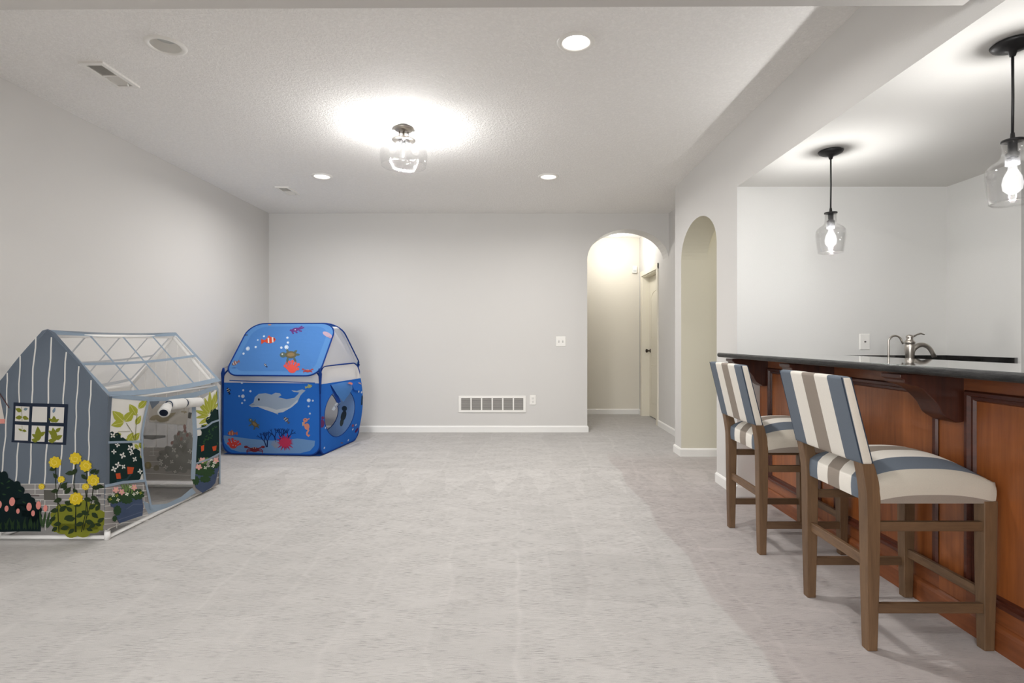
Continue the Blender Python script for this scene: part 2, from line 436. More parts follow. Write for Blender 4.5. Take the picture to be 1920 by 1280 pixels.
# second arch band deeper in the passage, seen as the split in the vault
out = [(SY0, SZ), (SY0, ZC), (SY1, ZC), (SY1, SZ)] + arc((SY0 + SY1) / 2, SZ, (SY1 - SY0) / 2, 0.30, 0, PI, 28)[1:-1]
b = MB(); b.prism(out, XR + 0.17, XR + 0.25, 'x', M['khaki']); b.build('wall_passage_arch')['kind'] = 'structure'
# bar room
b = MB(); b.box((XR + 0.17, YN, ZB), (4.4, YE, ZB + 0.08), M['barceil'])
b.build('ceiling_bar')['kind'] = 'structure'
b = MB(); b.box((3.07, 3.25, 0), (3.22, YE, ZB), M['barwall']); b.build('wall_bar_right')['kind'] = 'structure'
b = MB(); b.box((4.3, YN, 0), (4.4, YE, ZB), M['darkwall']); b.build('wall_bar_outer')['kind'] = 'structure'
b = MB(); b.box((3.3, YE, 0), (4.4, YE + 0.1, ZB), M['darkwall']); b.build('wall_bar_outer_far')['kind'] = 'structure'
b = MB(); b.box((XL - 0.15, YN - 0.15, 0), (4.5, YN, ZC), M['wall']); b.build('wall_behind')['kind'] = 'structure'
# hall
out = [(5.31, 0), (6.98, 0), (6.98, 2.04), (7.80, 2.04), (7.80, 0), (8.0, 0), (8.0, ZC), (5.31, ZC)]
b = MB(); b.prism(out, 1.83, 1.97, 'x', M['wall']); b.build('wall_hall_right')['kind'] = 'structure'
b = MB(); b.box((-1.2, 8.0, 0), (2.4, 8.1, ZC), M['hallwall']); b.build('wall_hall_far')['kind'] = 'structure'
b = MB(); b.box((-1.2, YB + 0.25, 0), (-1.1, 8.0, ZC), M['hallwall']); b.build('wall_hall_left')['kind'] = 'structure'
b = MB(); b.box((1.97, 6.6, 0), (2.4, 6.7, ZC), M['hallwall']); b.box((2.3, 6.7, 0), (2.4, 8, ZC), M['hallwall']); b.build('wall_closet')['kind'] = 'structure'
# dropped soffit overhead
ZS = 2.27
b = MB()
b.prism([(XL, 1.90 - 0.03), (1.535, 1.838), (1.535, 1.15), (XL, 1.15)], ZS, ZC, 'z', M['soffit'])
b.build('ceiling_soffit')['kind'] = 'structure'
b = MB(); b.box((1.535, 1.15, ZS + 0.02), (XR, 1.836, ZC), M['darkwall']); b.build('soffit_gap_strip')['kind'] = 'structure'  # dark strip closing the gap between soffit end and bar-side wall

# baseboards
def baseboard(name, segs, h=0.078, th=0.014):
    b = MB()
    prof = [(0, 0), (th, 0), (th, h - 0.014), (th * 0.55, h - 0.004), (0, h)]
    for (p, q, n) in segs:
        p, q, n = Vector(p + (0,)), Vector(q + (0,)), Vector(n + (0,))
        rings = [[(c + n * a + Vector((0, 0, z))) for a, z in prof] for c in (p, q)]
        b.loft(rings, M['trim'])
    o = b.build(name); o['kind'] = 'structure'
baseboard('baseboard_back', [((XL, YB), (AX0, YB), (0, -1)), ((AX0, YB - 0.014), (AX0, YB + 0.25), (1, 0))])
baseboard('baseboard_left', [((XL, YN), (XL, YB), (1, 0))])
baseboard('baseboard_right', [((XR, SY1), (XR, 5.324), (-1, 0)), ((XR - 0.014, SY1), (3.2, SY1), (0, -1)), ((XR, YE - 0.014), (XR, SY0), (-1, 0)), ((XR, YE), (1.719, YE), (0, -1))])
baseboard('baseboard_hall', [((-1.1, 8.0), (1.83, 8.0), (0, -1)), ((1.83, 7.875), (1.83, 8.0), (-1, 0)), ((1.83, 5.31), (1.83, 6.905), (-1, 0))])

# window added behind the camera, never in view, to brighten walls and ceiling
b = MB(); wx0, wx1, wz0, wz1 = -2.85, -0.45, 0.9, 2.1
for (a, c) in (((wx0, wz0 - 0.07), (wx1, wz0)), ((wx0, wz1), (wx1, wz1 + 0.07)), ((wx0 - 0.07, wz0 - 0.07), (wx0, wz1 + 0.07)), ((wx1, wz0 - 0.07), (wx1 + 0.07, wz1 + 0.07)), (((wx0 + wx1) / 2 - 0.03, wz0), ((wx0 + wx1) / 2 + 0.03, wz1))):
    b.box((a[0], YN, a[1]), (c[0], YN + 0.03, c[1]), M['trim'])
wf = b.build('fill_window_1'); wf['kind'] = 'structure'
b = MB(); b.box((wx0, YN, wz0), ((wx0 + wx1) / 2 - 0.03, YN + 0.008, wz1), glow('fill_pane_glow', (0.95, 0.98, 1.0), 1.5)); b.build('fill_pane', wf)
b = MB(); b.box(((wx0 + wx1) / 2 + 0.03, YN, wz0), (wx1, YN + 0.008, wz1), bpy.data.materials['fill_pane_glow']); b.build('fill_pane', wf)
lw_ = light('window_fill', 'AREA', ((wx0 + wx1) / 2, YN + 0.05, (wz0 + wz1) / 2), P_WINDOW_FILL, (0.97, 0.985, 1.0), None, shape='RECTANGLE', size=2.4, size_y=1.2)  # area lamp that carries the added window's fill light
lw_.rotation_euler = (PI / 2, 0, 0)

# hall door
CA = 0.07
b = MB()
for (y0, y1) in ((6.98 - CA, 6.98), (7.80, 7.80 + CA)): b.box((1.815, y0, 0), (1.83, y1, 2.04 + CA), M['door'])
b.box((1.813, 6.98 - CA, 2.04), (1.83, 7.80 + CA, 2.04 + CA), M['door'])
b.box((1.83, 6.98, 0), (1.965, 6.995, 2.04), M['door']); b.box((1.83, 7.785, 0), (1.965, 7.80, 2.04), M['door'])
b.box((1.83, 6.98, 2.025), (1.965, 7.80, 2.04), M['door'])
dframe = b.build('door_frame')
b = MB(); X = 1.928
b.box((X, 6.997, 0.012), (X + 0.035, 7.783, 2.022), M['door'])
def framed(b, y0, y1, z0, z1, top_arch=0):
    pts = [(y0, z0), (y1, z0), (y1, z1)]
    if top_arch: pts += arc((y0 + y1) / 2, z1, (y1 - y0) / 2, top_arch, 0, PI, 14)[1:-1]
    pts += [(y0, z1)]
    cy, cz = (y0 + y1) / 2, (z0 + z1) / 2
    for k, (off, sc) in enumerate(((0.006, 1.0), (0.011, 0.86))):
        pp = [(cy + (p[0] - cy) * sc, cz + (p[1] - cz) * (1 - (1 - sc) * 0.6)) for p in pts]
        if k == 0:
            q = [(cy + (p[0] - cy) * 0.90, cz + (p[1] - cz) * 0.955) for p in pts]
            n = len(pts)
            vs = [(X - off, a, c) for a, c in pp] + [(X - off, a, c) for a, c in q] + [(X, a, c) for a, c in pp] + [(X, a, c) for a, c in q]
            fs = []
            for i in range(n):
                j = (i + 1) % n
                fs += [(i, j, n + j, n + i), (i, j, 2 * n + j, 2 * n + i), (n + i, n + j, 3 * n + j, 3 * n + i)]
            b.add(vs, fs, M['door'])
        else: b.prism(pp, X - 0.007, X, 'x', M['door'])
framed(b, 7.10, 7.68, 1.13, 1.72, 0.10)
framed(b, 7.10, 7.68, 0.86, 1.03)
framed(b, 7.10, 7.68, 0.20, 0.76)
dr = b.build('door_1'); dr['kind'] = 'structure'; dframe.parent = dr
b = MB(); b.lathe([(0.0, -0.002), (0.028, -0.002), (0.03, -0.008), (0.012, -0.014), (0.010, -0.035), (0.024, -0.045), (0.029, -0.058), (0.022, -0.070), (0.0, -0.073)], (X, 7.715, 0.955), M['bronze'], 20, 'x')
b.build('door_knob', dr, True, label='dark bronze door knob')

# ------------------------------------------------------------------ wall plates, grilles
def plate(name, o, U, N, wd, ht, label, cat, kind):
    """o is the plate centre on the wall, U horizontal, N out of the wall"""
    t = thing(name, o, label, cat); U = Vector(U); N = Vector(N); Z = Vector((0, 0, 1))
    def slab(b, cu, cz, w_, h_, d0, d1, mat, inset=0.0):
        r = []
        for d, e in ((d0, 0), (d1, inset)):
            r.append([U * (cu + sx * (w_ / 2 - e)) + Z * (cz + sz * (h_ / 2 - e)) + N * d for sx, sz in ((-1, -1), (1, -1), (1, 1), (-1, 1))])
        b.loft(r, mat)
    b = MB(); slab(b, 0, 0, wd, ht, 0, 0.006, M['plastic'], 0.003); b.build('cover_plate', t)
    if kind == 'switch':
        for cu in (-wd / 5, wd / 5):
            b = MB(); slab(b, cu, 0, 0.010, 0.024, 0.005, 0.007, M['slot']); slab(b, cu, 0.003, 0.008, 0.012, 0.005, 0.016, M['plastic'], 0.001); b.build('toggle', t)
    if kind == 'outlet':
        for cz in (-0.02, 0.02):
            b = MB(); slab(b, 0, cz, 0.032, 0.028, 0.005, 0.0085, M['plastic'], 0.002)
            for cu in (-0.007, 0.007): slab(b, cu, cz + 0.003, 0.0025, 0.010, 0.008, 0.0092, M['slot'])
            slab(b, 0, cz - 0.008, 0.005, 0.005, 0.008, 0.0092, M['slot'])
            b.build('socket', t)
    if kind == 'jack':
        b = MB(); q = [U * (0.006 * math.cos(2 * PI * k / 12)) + Z * (0.006 * math.sin(2 * PI * k / 12)) for k in range(12)]
        b.loft([[p + N * 0.005 for p in q], [p * 0.7 + N * 0.014 for p in q]], M['slot']); b.build('jack', t)
    return t
plate('light_switch', (0.525, YB, 1.095), (1, 0, 0), (0, -1, 0), 0.118, 0.122, 'white double toggle light switch on the back wall left of the arch', 'light switch', 'switch')
plate('power_outlet', (0.187, YB, 0.39), (1, 0, 0), (0, -1, 0), 0.074, 0.118, 'white power outlet low on the back wall beside the return air grille', 'outlet', 'outlet')
plate('cable_outlet', (2.48, YE, 1.103), (1, 0, 0), (0, -1, 0), 0.072, 0.113, 'white cable outlet plate on the bar wall left of the faucet', 'outlet', 'jack')

t = thing('air_return_grille', (-0.303, YB, 0.34), 'wide white return air grille with six louvred bays low on the back wall', 'air vent')
W2, H2 = 0.405, 0.098
b = MB(); n = 6; bw = 0.112; gap = (2 * W2 - 0.06 - n * bw) / (n - 1)
b.box((-W2, -0.010, -H2), (W2, 0, -H2 + 0.026), M['plastic']); b.box((-W2, -0.010, H2 - 0.026), (W2, 0, H2), M['plastic'])
b.box((-W2, -0.010, -H2 + 0.026), (-W2 + 0.030, 0, H2 - 0.026), M['plastic']); b.box((W2 - 0.030, -0.010, -H2 + 0.026), (W2, 0, H2 - 0.026), M['plastic'])
x = -W2 + 0.03
for k in range(n - 1):
    x += bw; b.box((x, -0.010, -H2 + 0.026), (x + gap, 0, H2 - 0.026), M['plastic']); x += gap
b.build('frame', t)
x = -W2 + 0.03
for k in range(n):
    b = MB(); b.box((x, -0.001, -H2 + 0.026), (x + bw, 0, H2 - 0.026), M['duct'])
    for j in range(9):
        z = -H2 + 0.034 + j * 0.0163
        b.add([(x, -0.008, z - 0.004), (x + bw, -0.008, z - 0.004), (x + bw, -0.002, z + 0.006), (x, -0.002, z + 0.006)], [(0, 1, 2, 3)], M['grille'])
    b.build('louvre_panel', t, fixn=False); x += bw + gap

def ceiling_vent(loc, label):
    t = thing('ceiling_vent', loc, label, 'air vent', 'ceiling air vents')
    hx, hy = 0.068, 0.145
    b = MB()
    for a, c in (((-hx, -hy), (hx, -hy + 0.024)), ((-hx, hy - 0.024), (hx, hy)), ((-hx, -hy + 0.024), (-hx + 0.024, hy - 0.024)), ((hx - 0.024, -hy + 0.024), (hx, hy - 0.024)), ((-hx + 0.024, -0.004), (hx - 0.024, 0.004))):
        b.box((a[0], a[1], -0.012), (c[0], c[1], 0), M['plastic'])
    b.build('frame', t)
    for sgn in (-1, 1):
        b = MB(); y0, y1 = (0.004, hy - 0.024) if sgn > 0 else (-hy + 0.024, -0.004)
        b.box((-hx + 0.024, y0, -0.002), (hx - 0.024, y1, 0), M['duct'])
        k = 0; yy = y0 + 0.006
        while yy < y1 - 0.004:
            b.add([(-hx + 0.024, yy, -0.009), (hx - 0.024, yy, -0.009), (hx - 0.024, yy - 0.004 * sgn, -0.002), (-hx + 0.024, yy - 0.004 * sgn, -0.002)], [(0, 1, 2, 3)], M['plastic'])
            yy += 0.0095
        b.build('louvres', t, fixn=False)
    b = MB(); b.box((0.03, hy - 0.06, -0.022), (0.034, hy - 0.045, -0.008), M['plastic']); b.build('damper_lever', t)
    return t
ceiling_vent((-2.335, 3.06, ZC), 'white ceiling vent near the unlit recessed light, nearest the camera')
ceiling_vent((-2.345, 5.45, ZC), 'small white ceiling vent far back beside the left far downlight')

t = thing('alarm_sensor', (1.755, 8.0, 2.165), 'small white box sensor high on the hall wall beyond the arch', 'sensor')
b = MB(); b.box((-0.034, -0.03, -0.055), (0.034, 0, 0.055), M['plastic']); b.build('housing', t, bevel=0.006)
b = MB(); b.box((-0.024, -0.033, -0.040), (0.024, -0.029, -0.004), M['lens_off']); b.build('sensor_window', t, bevel=0.002)

# ------------------------------------------------------------------ ceiling lights
def can(x, y, lit, label, energy, col=NEUT):
    t = thing('recessed_light', (x, y, ZC), label, 'ceiling light', 'recessed ceiling downlights')
    b = MB(); b.lathe([(0.070, 0.0), (0.070, -0.004), (0.078, -0.009), (0.092, -0.007), (0.098, 0.0)], (0, 0, 0), M['plastic'], 40); b.build('trim_ring', t, True)
    b = MB(); b.lathe([(0.074, -0.004), (0.070, 0.02), (0.058, 0.045)], (0, 0, 0), M['plastic'], 40); b.build('baffle', t, True)
    b = MB(); b.lathe([(0.0001, 0.030), (0.045, 0.034), (0.063, 0.045)], (0, 0, 0), M['lens'] if lit else M['lens_off'], 40); b.build('lens', t, True, label='glowing lens' if lit else 'unlit grey lens')
    if lit:
        light('downlight_lamp', 'AREA', (0, 0, -0.012), energy, col, t, shape='DISK', size=0.13, spread=math.radians(165))
can(0.30, 2.73, True, 'lit round downlight nearest the camera, right of the glass light', P_CAN)
can(-1.82, 2.76, False, 'unlit round downlight with a white trim ring at upper left', 0)
can(-1.82, 4.97, True, 'lit round downlight far back, left of the glass ceiling light', P_CAN)
can(0.29, 4.98, True, 'lit round downlight far back, right of the glass ceiling light', P_CAN)
for (x, y) in ((-1.82, -0.2), (0.3, -0.2), (-1.82, -2.2), (0.3, -2.2)):
    light('rear_fill_lamp', 'AREA', (x, y, ZC - 0.02), P_REAR_FILL, NEUT, None, shape='DISK', size=0.15)  # lamps without fixtures, added out of view to light the room evenly
light('bar_fill_lamp', 'AREA', (3.0, 0.2, ZB - 0.02), P_BAR_FILL, NEUT, None, shape='DISK', size=0.15)  # bare lamp added out of view as fill for the bar

t = thing('semi_flush_light', (-0.818, 3.84, ZC), 'semi flush ceiling light with an open clear glass bowl and three lit bulbs', 'ceiling light')
b = MB(); b.lathe([(0.0, 0), (0.070, 0.0), (0.072, -0.006), (0.062, -0.014), (0.058, -0.020), (0.03, -0.026), (0, -0.028)], (0, 0, 0), M['nickel'], 36); b.build('canopy', t, True)
b = MB()
for a in (0.4, 1.97, 3.54, 5.1): b.tube([(0.03 * math.cos(a), 0.03 * math.sin(a), -0.02), (0.036 * math.cos(a), 0.036 * math.sin(a), -0.078)], 0.004, M['nickel'], 8)
b.tube([(0, 0, -0.02), (0, 0, -0.09)], 0.008, M['nickel'], 10)
b.build('stem_rods', t, True)
b = MB(); b.lathe([(0, -0.072), (0.05, -0.074), (0.082, -0.084), (0.084, -0.090), (0.0, -0.086)], (0, 0, 0), M['nickel'], 36); b.build('shade_cap', t, True)
b = MB(); prof = [(0.075, -0.088), (0.105, -0.098), (0.140, -0.122), (0.163, -0.156), (0.171, -0.195), (0.168, -0.232), (0.158, -0.272)]
b.lathe(prof, (0, 0, 0), M['bowl_glass'], 56); b.lathe([(r - 0.004, z) for r, z in prof], (0, 0, 0), M['bowl_glass'], 56)
b.lathe([(0.159, -0.268), (0.161, -0.273), (0.156, -0.276), (0.153, -0.272)], (0, 0, 0), M['bowl_glass'], 56)
b.build('glass_bowl', t, True, fixn=False)
for a in (-0.25, 1.84, 3.94):
    d = Vector((math.cos(a) * 0.62, math.sin(a) * 0.62, -0.78)); c0 = Vector((math.cos(a) * 0.02, math.sin(a) * 0.02, -0.088))
    b = MB(); b.tube([c0, c0 + d * 0.055], 0.014, M['greymetal'], 14); so = b.build('socket', t, True)
    b = MB(); pr = [(0.0, 0.010), (0.013, 0.014), (0.04, 0.026), (0.06, 0.030), (0.075, 0.026), (0.086, 0.014), (0.09, 0.002)]
    b.tube([c0 + d * (0.055 + s_) for s_, r_ in pr], [r_ * 0.85 for s_, r_ in pr], M['bulb_dim'], 18); b.build('bulb', so, True)
    b = MB(); b.tube([c0 + d * 0.085, c0 + d * 0.115], 0.007, M['filament'], 8); b.build('filament', so, True)
    light('bulb_lamp', 'POINT', c0 + d * 0.10, P_FLUSH, COOL, t, shadow_soft_size=0.022)

t = thing('hall_dome_light', (1.375, 7.4, ZC), 'glowing round dome light on the hall ceiling beyond the arch', 'ceiling light')
b = MB(); b.lathe([(0.0, 0), (0.14, 0.0), (0.14, -0.02), (0.12, -0.022)], (0, 0, 0), M['plastic'], 36); b.build('base_ring', t, True)
b = MB(); b.lathe([(0.135, -0.02), (0.125, -0.045), (0.10, -0.068), (0.06, -0.085), (0.0, -0.092)], (0, 0, 0), M['lens'], 36); b.build('glass_dome', t, True)
light('hall_lamp', 'POINT', (0, 0, -0.24), P_HALL, (1, 0.97, 0.92), t, shadow_soft_size=0.08)
light('passage_lamp', 'POINT', (2.6, 4.65, 2.4), 4.0, (1, 0.96, 0.90), None, shadow_soft_size=0.08)

def pendant(x, y, label):
    t = thing('pendant_light', (x, y, ZB), label, 'pendant light', 'clear glass bar pendants')
    b = MB(); b.lathe([(0, 0), (0.058, 0.0), (0.066, -0.006), (0.060, -0.016), (0.04, -0.026), (0.014, -0.032), (0.009, -0.05), (0, -0.052)], (0, 0, 0), M['black'], 36); b.build('canopy', t, True)
    b = MB(); b.tube([(0, 0, -0.04), (0.001, 0, -0.2), (-0.001, 0, -0.36)], 0.0045, M['black'], 8); b.build('cord', t, True)
    z0 = -0.362
    b = MB(); b.lathe([(0, z0 + 0.03), (0.006, z0 + 0.03), (0.008, z0 + 0.008), (0.034, z0 + 0.004), (0.034, z0 - 0.002), (0, z0 - 0.002)], (0, 0, 0), M['black'], 28); b.build('shade_cap', t, True)
    prof = [(0.031, z0 - 0.001), (0.031, z0 - 0.035), (0.033, z0 - 0.055), (0.045, z0 - 0.070), (0.066, z0 - 0.084), (0.077, z0 - 0.100), (0.079, z0 - 0.125), (0.076, z0 - 0.16), (0.070, z0 - 0.205), (0.066, z0 - 0.226)]
    b = MB(); b.lathe(prof, (0, 0, 0), M['glass'], 48); b.lathe([(r - 0.003, z) for r, z in prof], (0, 0, 0), M['glass'], 48)
    b.lathe([(0.066, z0 - 0.222), (0.068, z0 - 0.227), (0.064, z0 - 0.230), (0.061, z0 - 0.226)], (0, 0, 0), M['glass'], 48)
    b.build('glass_shade', t, True, fixn=False)
    b = MB(); b.lathe([(0, z0), (0.014, z0), (0.014, z0 - 0.04), (0.021, z0 - 0.045), (0.021, z0 - 0.088), (0.0, z0 - 0.088)], (0, 0, 0), M['greymetal'], 24); b.build('socket', t, True)
    b = MB(); b.lathe([(0.012, z0 - 0.088), (0.014, z0 - 0.105), (0.026, z0 - 0.13), (0.031, z0 - 0.155), (0.028, z0 - 0.178), (0.015, z0 - 0.192), (0, z0 - 0.196)], (0, 0, 0), M['bulb'], 28); bo = b.build('bulb', t, True)
    b = MB(); b.lathe([(0, z0 - 0.125), (0.009, z0 - 0.13), (0.009, z0 - 0.17), (0, z0 - 0.175)], (0, 0, 0), M['filament'], 12); b.build('filament', bo, True)
    light('pendant_lamp', 'POINT', (0, 0, z0 - 0.152), P_PEND, COOL, t, shadow_soft_size=0.012)
pendant(1.81, 3.08, 'clear glass pendant light on a black cord, the farther one over the bar')
pendant(1.82, 1.96, 'clear glass pendant light cut by the right picture edge, nearer one')

# ------------------------------------------------------------------ bar
XB = 1.74; YC = -0.6; ZT = 1.025
t = thing('bar_front_cabinet', (XB, 1.6, 0), 'cherry wood bar front with recessed panels below the granite top', 'bar')
def L(x, y, z): return (x - XB, y - 1.6, z)
b = MB(); b.box(L(XB, YC, 0), L(XB + 0.12, YE - 0.001, ZT - 0.0315), M['cherry']); b.build('body', t)
b = MB(); pr = [(0, 0), (-0.02, 0), (-0.02, 0.075), (-0.014, 0.088), (-0.006, 0.094), (0, 0.098)]
b.prism([(p[0], p[1]) for p in pr], YC - 1.6, YE - 0.001 - 1.6, 'y', M['cherry_h']); b.build('plinth', t)
b = MB(); b.box(L(XB - 0.008, YC, 0.925), L(XB, YE - 0.001, ZT - 0.0315), M['cherry_h']); b.build('top_rail', t)
CY = [3.745, 2.97, 2.125, 1.27, 0.4]
stile = [(3.68, 3.81), (2.905, 3.035), (2.06, 2.19), (1.205, 1.335), (0.335, 0.465)]
for (y0, y1) in stile:
    b = MB(); b.box(L(XB - 0.008, y0, 0.098), L(XB, min(y1, YE - 0.001), 0.925), M['cherry']); b.build('stile', t)
for i in range(4):
    y1, y0 = stile[i][0], stile[i + 1][1]; z0, z1 = 0.155, 0.925
    b = MB(); b.box(L(XB - 0.008, y0, 0.098), L(XB, y1, z0), M['cherry_h']); b.build('bottom_rail', t)
    # molding picture frame with mitred profile
    prof = [(0.0, -0.012), (0.006, -0.020), (0.018, -0.020), (0.024, -0.008), (0.034, -0.010), (0.040, 0.0)]
    b = MB(); rings = []
    for (yy, zz, sy, sz) in ((y0, z0, 1, 1), (y1, z0, -1, 1), (y1, z1, -1, -1), (y0, z1, 1, -1)):
        rings.append([L(XB + d, yy + sy * q, zz + sz * q) for q, d in prof])
    rings.append(rings[0]); n = len(prof)
    for r0, r1 in zip(rings[:-1], rings[1:]):
        b.add(list(r0) + list(r1), [(k, k + 1, n + k + 1, n + k) for k in range(n - 1)], M['cherry_dark'])
    b.build('panel_molding', t, fixn=False)
def corbel(yc):
    w_ = 0.056
    pr = [(0, 0.985), (-0.255, 0.985), (-0.255, 0.968), (-0.24, 0.962), (-0.238, 0.95), (-0.222, 0.944)]
    pr += [(-0.222 + 0.075 * math.sin(a) , 0.944 - 0.028 * (1 - math.cos(a)) - 0.012 * a) for a in (0.4, 0.8, 1.2)]
    pr += arc(-0.155, 0.845, 0.0, 0.0, 0, 0, 1)[:0]
    pr += [(-0.145, 0.905), (-0.125, 0.886), (-0.108, 0.866), (-0.098, 0.846), (-0.088, 0.828), (-0.072, 0.816), (-0.055, 0.806), (-0.04, 0.797), (-0.02, 0.797), (0, 0.802)]
    b = MB(); b.prism(pr, yc - 1.6 - w_, yc - 1.6 + w_, 'y', M['corbel']); b.build('corbel', t, bevel=0.004, label='dark scrolled wooden corbel')
for yc in CY[:4]: corbel(yc)
# granite top
def slab(name, pts, z0, z1, label, cat, rad=0.012):
    b = MB(); b.prism(pts, z0, z1, 'z', M['granite'])
    o = b.build(name, None, False); o.data.materials.append(M['granite_edge'])
    for p in o.data.polygons:
        if abs(p.normal.z) < 0.5: p.material_index = 1
    bv = o.modifiers.new('bevel', 'BEVEL'); bv.width = rad; bv.segments = 4; bv.limit_method = 'ANGLE'
    bv.material = 1
    return tag(o, label, cat)
rc = 0.03
pts = [(1.43, YC), (1.43, 3.84 - rc)] + [(1.43 + rc - rc * math.cos(a), 3.84 - rc + rc * math.sin(a)) for a in (0.5, 1.0, PI / 2)] + [(XR - 0.001, 3.84), (XR - 0.001, YE - 0.002), (1.975, YE - 0.002), (1.975, YC)]
slab('bar_countertop', pts, ZT - 0.031, ZT, 'long glossy black granite countertop on the cherry wood bar', 'countertop')
# knee wall behind the base up to the top and the sink counter
b = MB(); b.box((XB + 0.12, YC, 0), (1.93, YE - 0.002, ZT - 0.031), M['barwall']); b.build('wall_bar_knee')['kind'] = 'structure'
t = thing('sink_cabinet', (2.75, 3.5, 0), 'low white cabinet run under the sink counter behind the bar', 'cabinet')
b = MB(); b.box((-0.60, -0.26, 0.08), (0.31, 0.30, 0.88), M['trim']); b.box((-0.58, -0.2, 0), (0.29, 0.28, 0.08), M['slot']); b.build('body', t)
for x0 in (-0.59, -0.135):
    b = MB(); b.box((x0, -0.28, 0.09), (x0 + 0.44, -0.26, 0.87), M['trim']); d_ = b.build('door', t, bevel=0.003)
    b = MB(); b.tube([(x0 + 0.22 - 0.05, -0.29, 0.8), (x0 + 0.22 - 0.05, -0.31, 0.8), (x0 + 0.22 + 0.05, -0.31, 0.8), (x0 + 0.22 + 0.05, -0.29, 0.8)], 0.005, M['nickel'], 8); b.build('handle', d_)
t = thing('sink_countertop', (2.6, 3.5, 0.88), 'lower black granite counter with backsplash along the far bar wall', 'countertop')
b = MB(); b.box((-0.46, -0.30, 0), (0.469, 0.309, 0.034), M['granite']); b.build('slab', t, bevel=0.004)
b = MB(); b.box((-0.60, 0.289, 0.034), (0.469, 0.309, 0.128), M['granite']); b.build('backsplash', t, bevel=0.002)
b = MB(); b.box((0.449, -0.23, 0.034), (0.469, 0.289, 0.128), M['granite']); b.build('side_backsplash', t, bevel=0.002)

# faucet
t = thing('bar_faucet', (2.62, 3.56, 0.914), 'brushed nickel single lever faucet with a curved spout at the bar sink', 'faucet')
b = MB(); b.lathe([(0, 0), (0.030, 0), (0.032, 0.008), (0.024, 0.022), (0.022, 0.05), (0.026, 0.10), (0.030, 0.14), (0.028, 0.165), (0.024, 0.175), (0.031, 0.182), (0.031, 0.190), (0.022, 0.2), (0.018, 0.212), (0.023, 0.222), (0.018, 0.234), (0, 0.238)], (0, 0, 0), M['nickel'], 28); b.build('body', t, True)
b = MB(); ps = []; rs = []
for k in range(15):
    a = k / 14; th = PI * (0.98 - 0.83 * a)
    ps.append((0.073 + 0.070 * math.cos(th), -0.015 * a, 0.085 + 0.085 * math.sin(th))); rs.append(0.019 - 0.006 * a)
ps = [(0.004, 0, 0.03)] + ps + [(0.150, -0.018, 0.088)]; rs = [0.02] + rs + [0.0135]
b.tube(ps, rs, M['nickel'], 14); b.build('spout', t, True)
b = MB(); b.tube([(0.0, 0, 0.226), (0.022, -0.002, 0.224), (0.045, -0.004, 0.238), (0.068, -0.006, 0.246), (0.092, -0.008, 0.238)], [0.007, 0.006, 0.005, 0.0055, 0.004], M['nickel'], 10); b.build('lever', t, True)
t = thing('gooseneck_tap', (2.505, 3.60, 0.914), 'slim brushed nickel gooseneck tap standing left of the larger faucet', 'faucet')
b = MB(); ps = [(0, 0, 0), (0, 0, 0.10), (0.001, 0, 0.17)]
for k in range(13):
    th = PI * (1 - k / 12 * 0.80); ps.append((0.045 + 0.045 * math.cos(th), 0, 0.185 + 0.045 * math.sin(th)))
ps += [(0.092, 0, 0.188), (0.098, 0, 0.176)]
b.tube(ps, 0.0062, M['nickel'], 12); b.build('neck', t, True)
b = MB(); b.lathe([(0, 0), (0.018, 0), (0.018, 0.006), (0.010, 0.014), (0.009, 0.03), (0, 0.03)], (0, 0, 0), M['nickel'], 20); b.build('base', t, True)

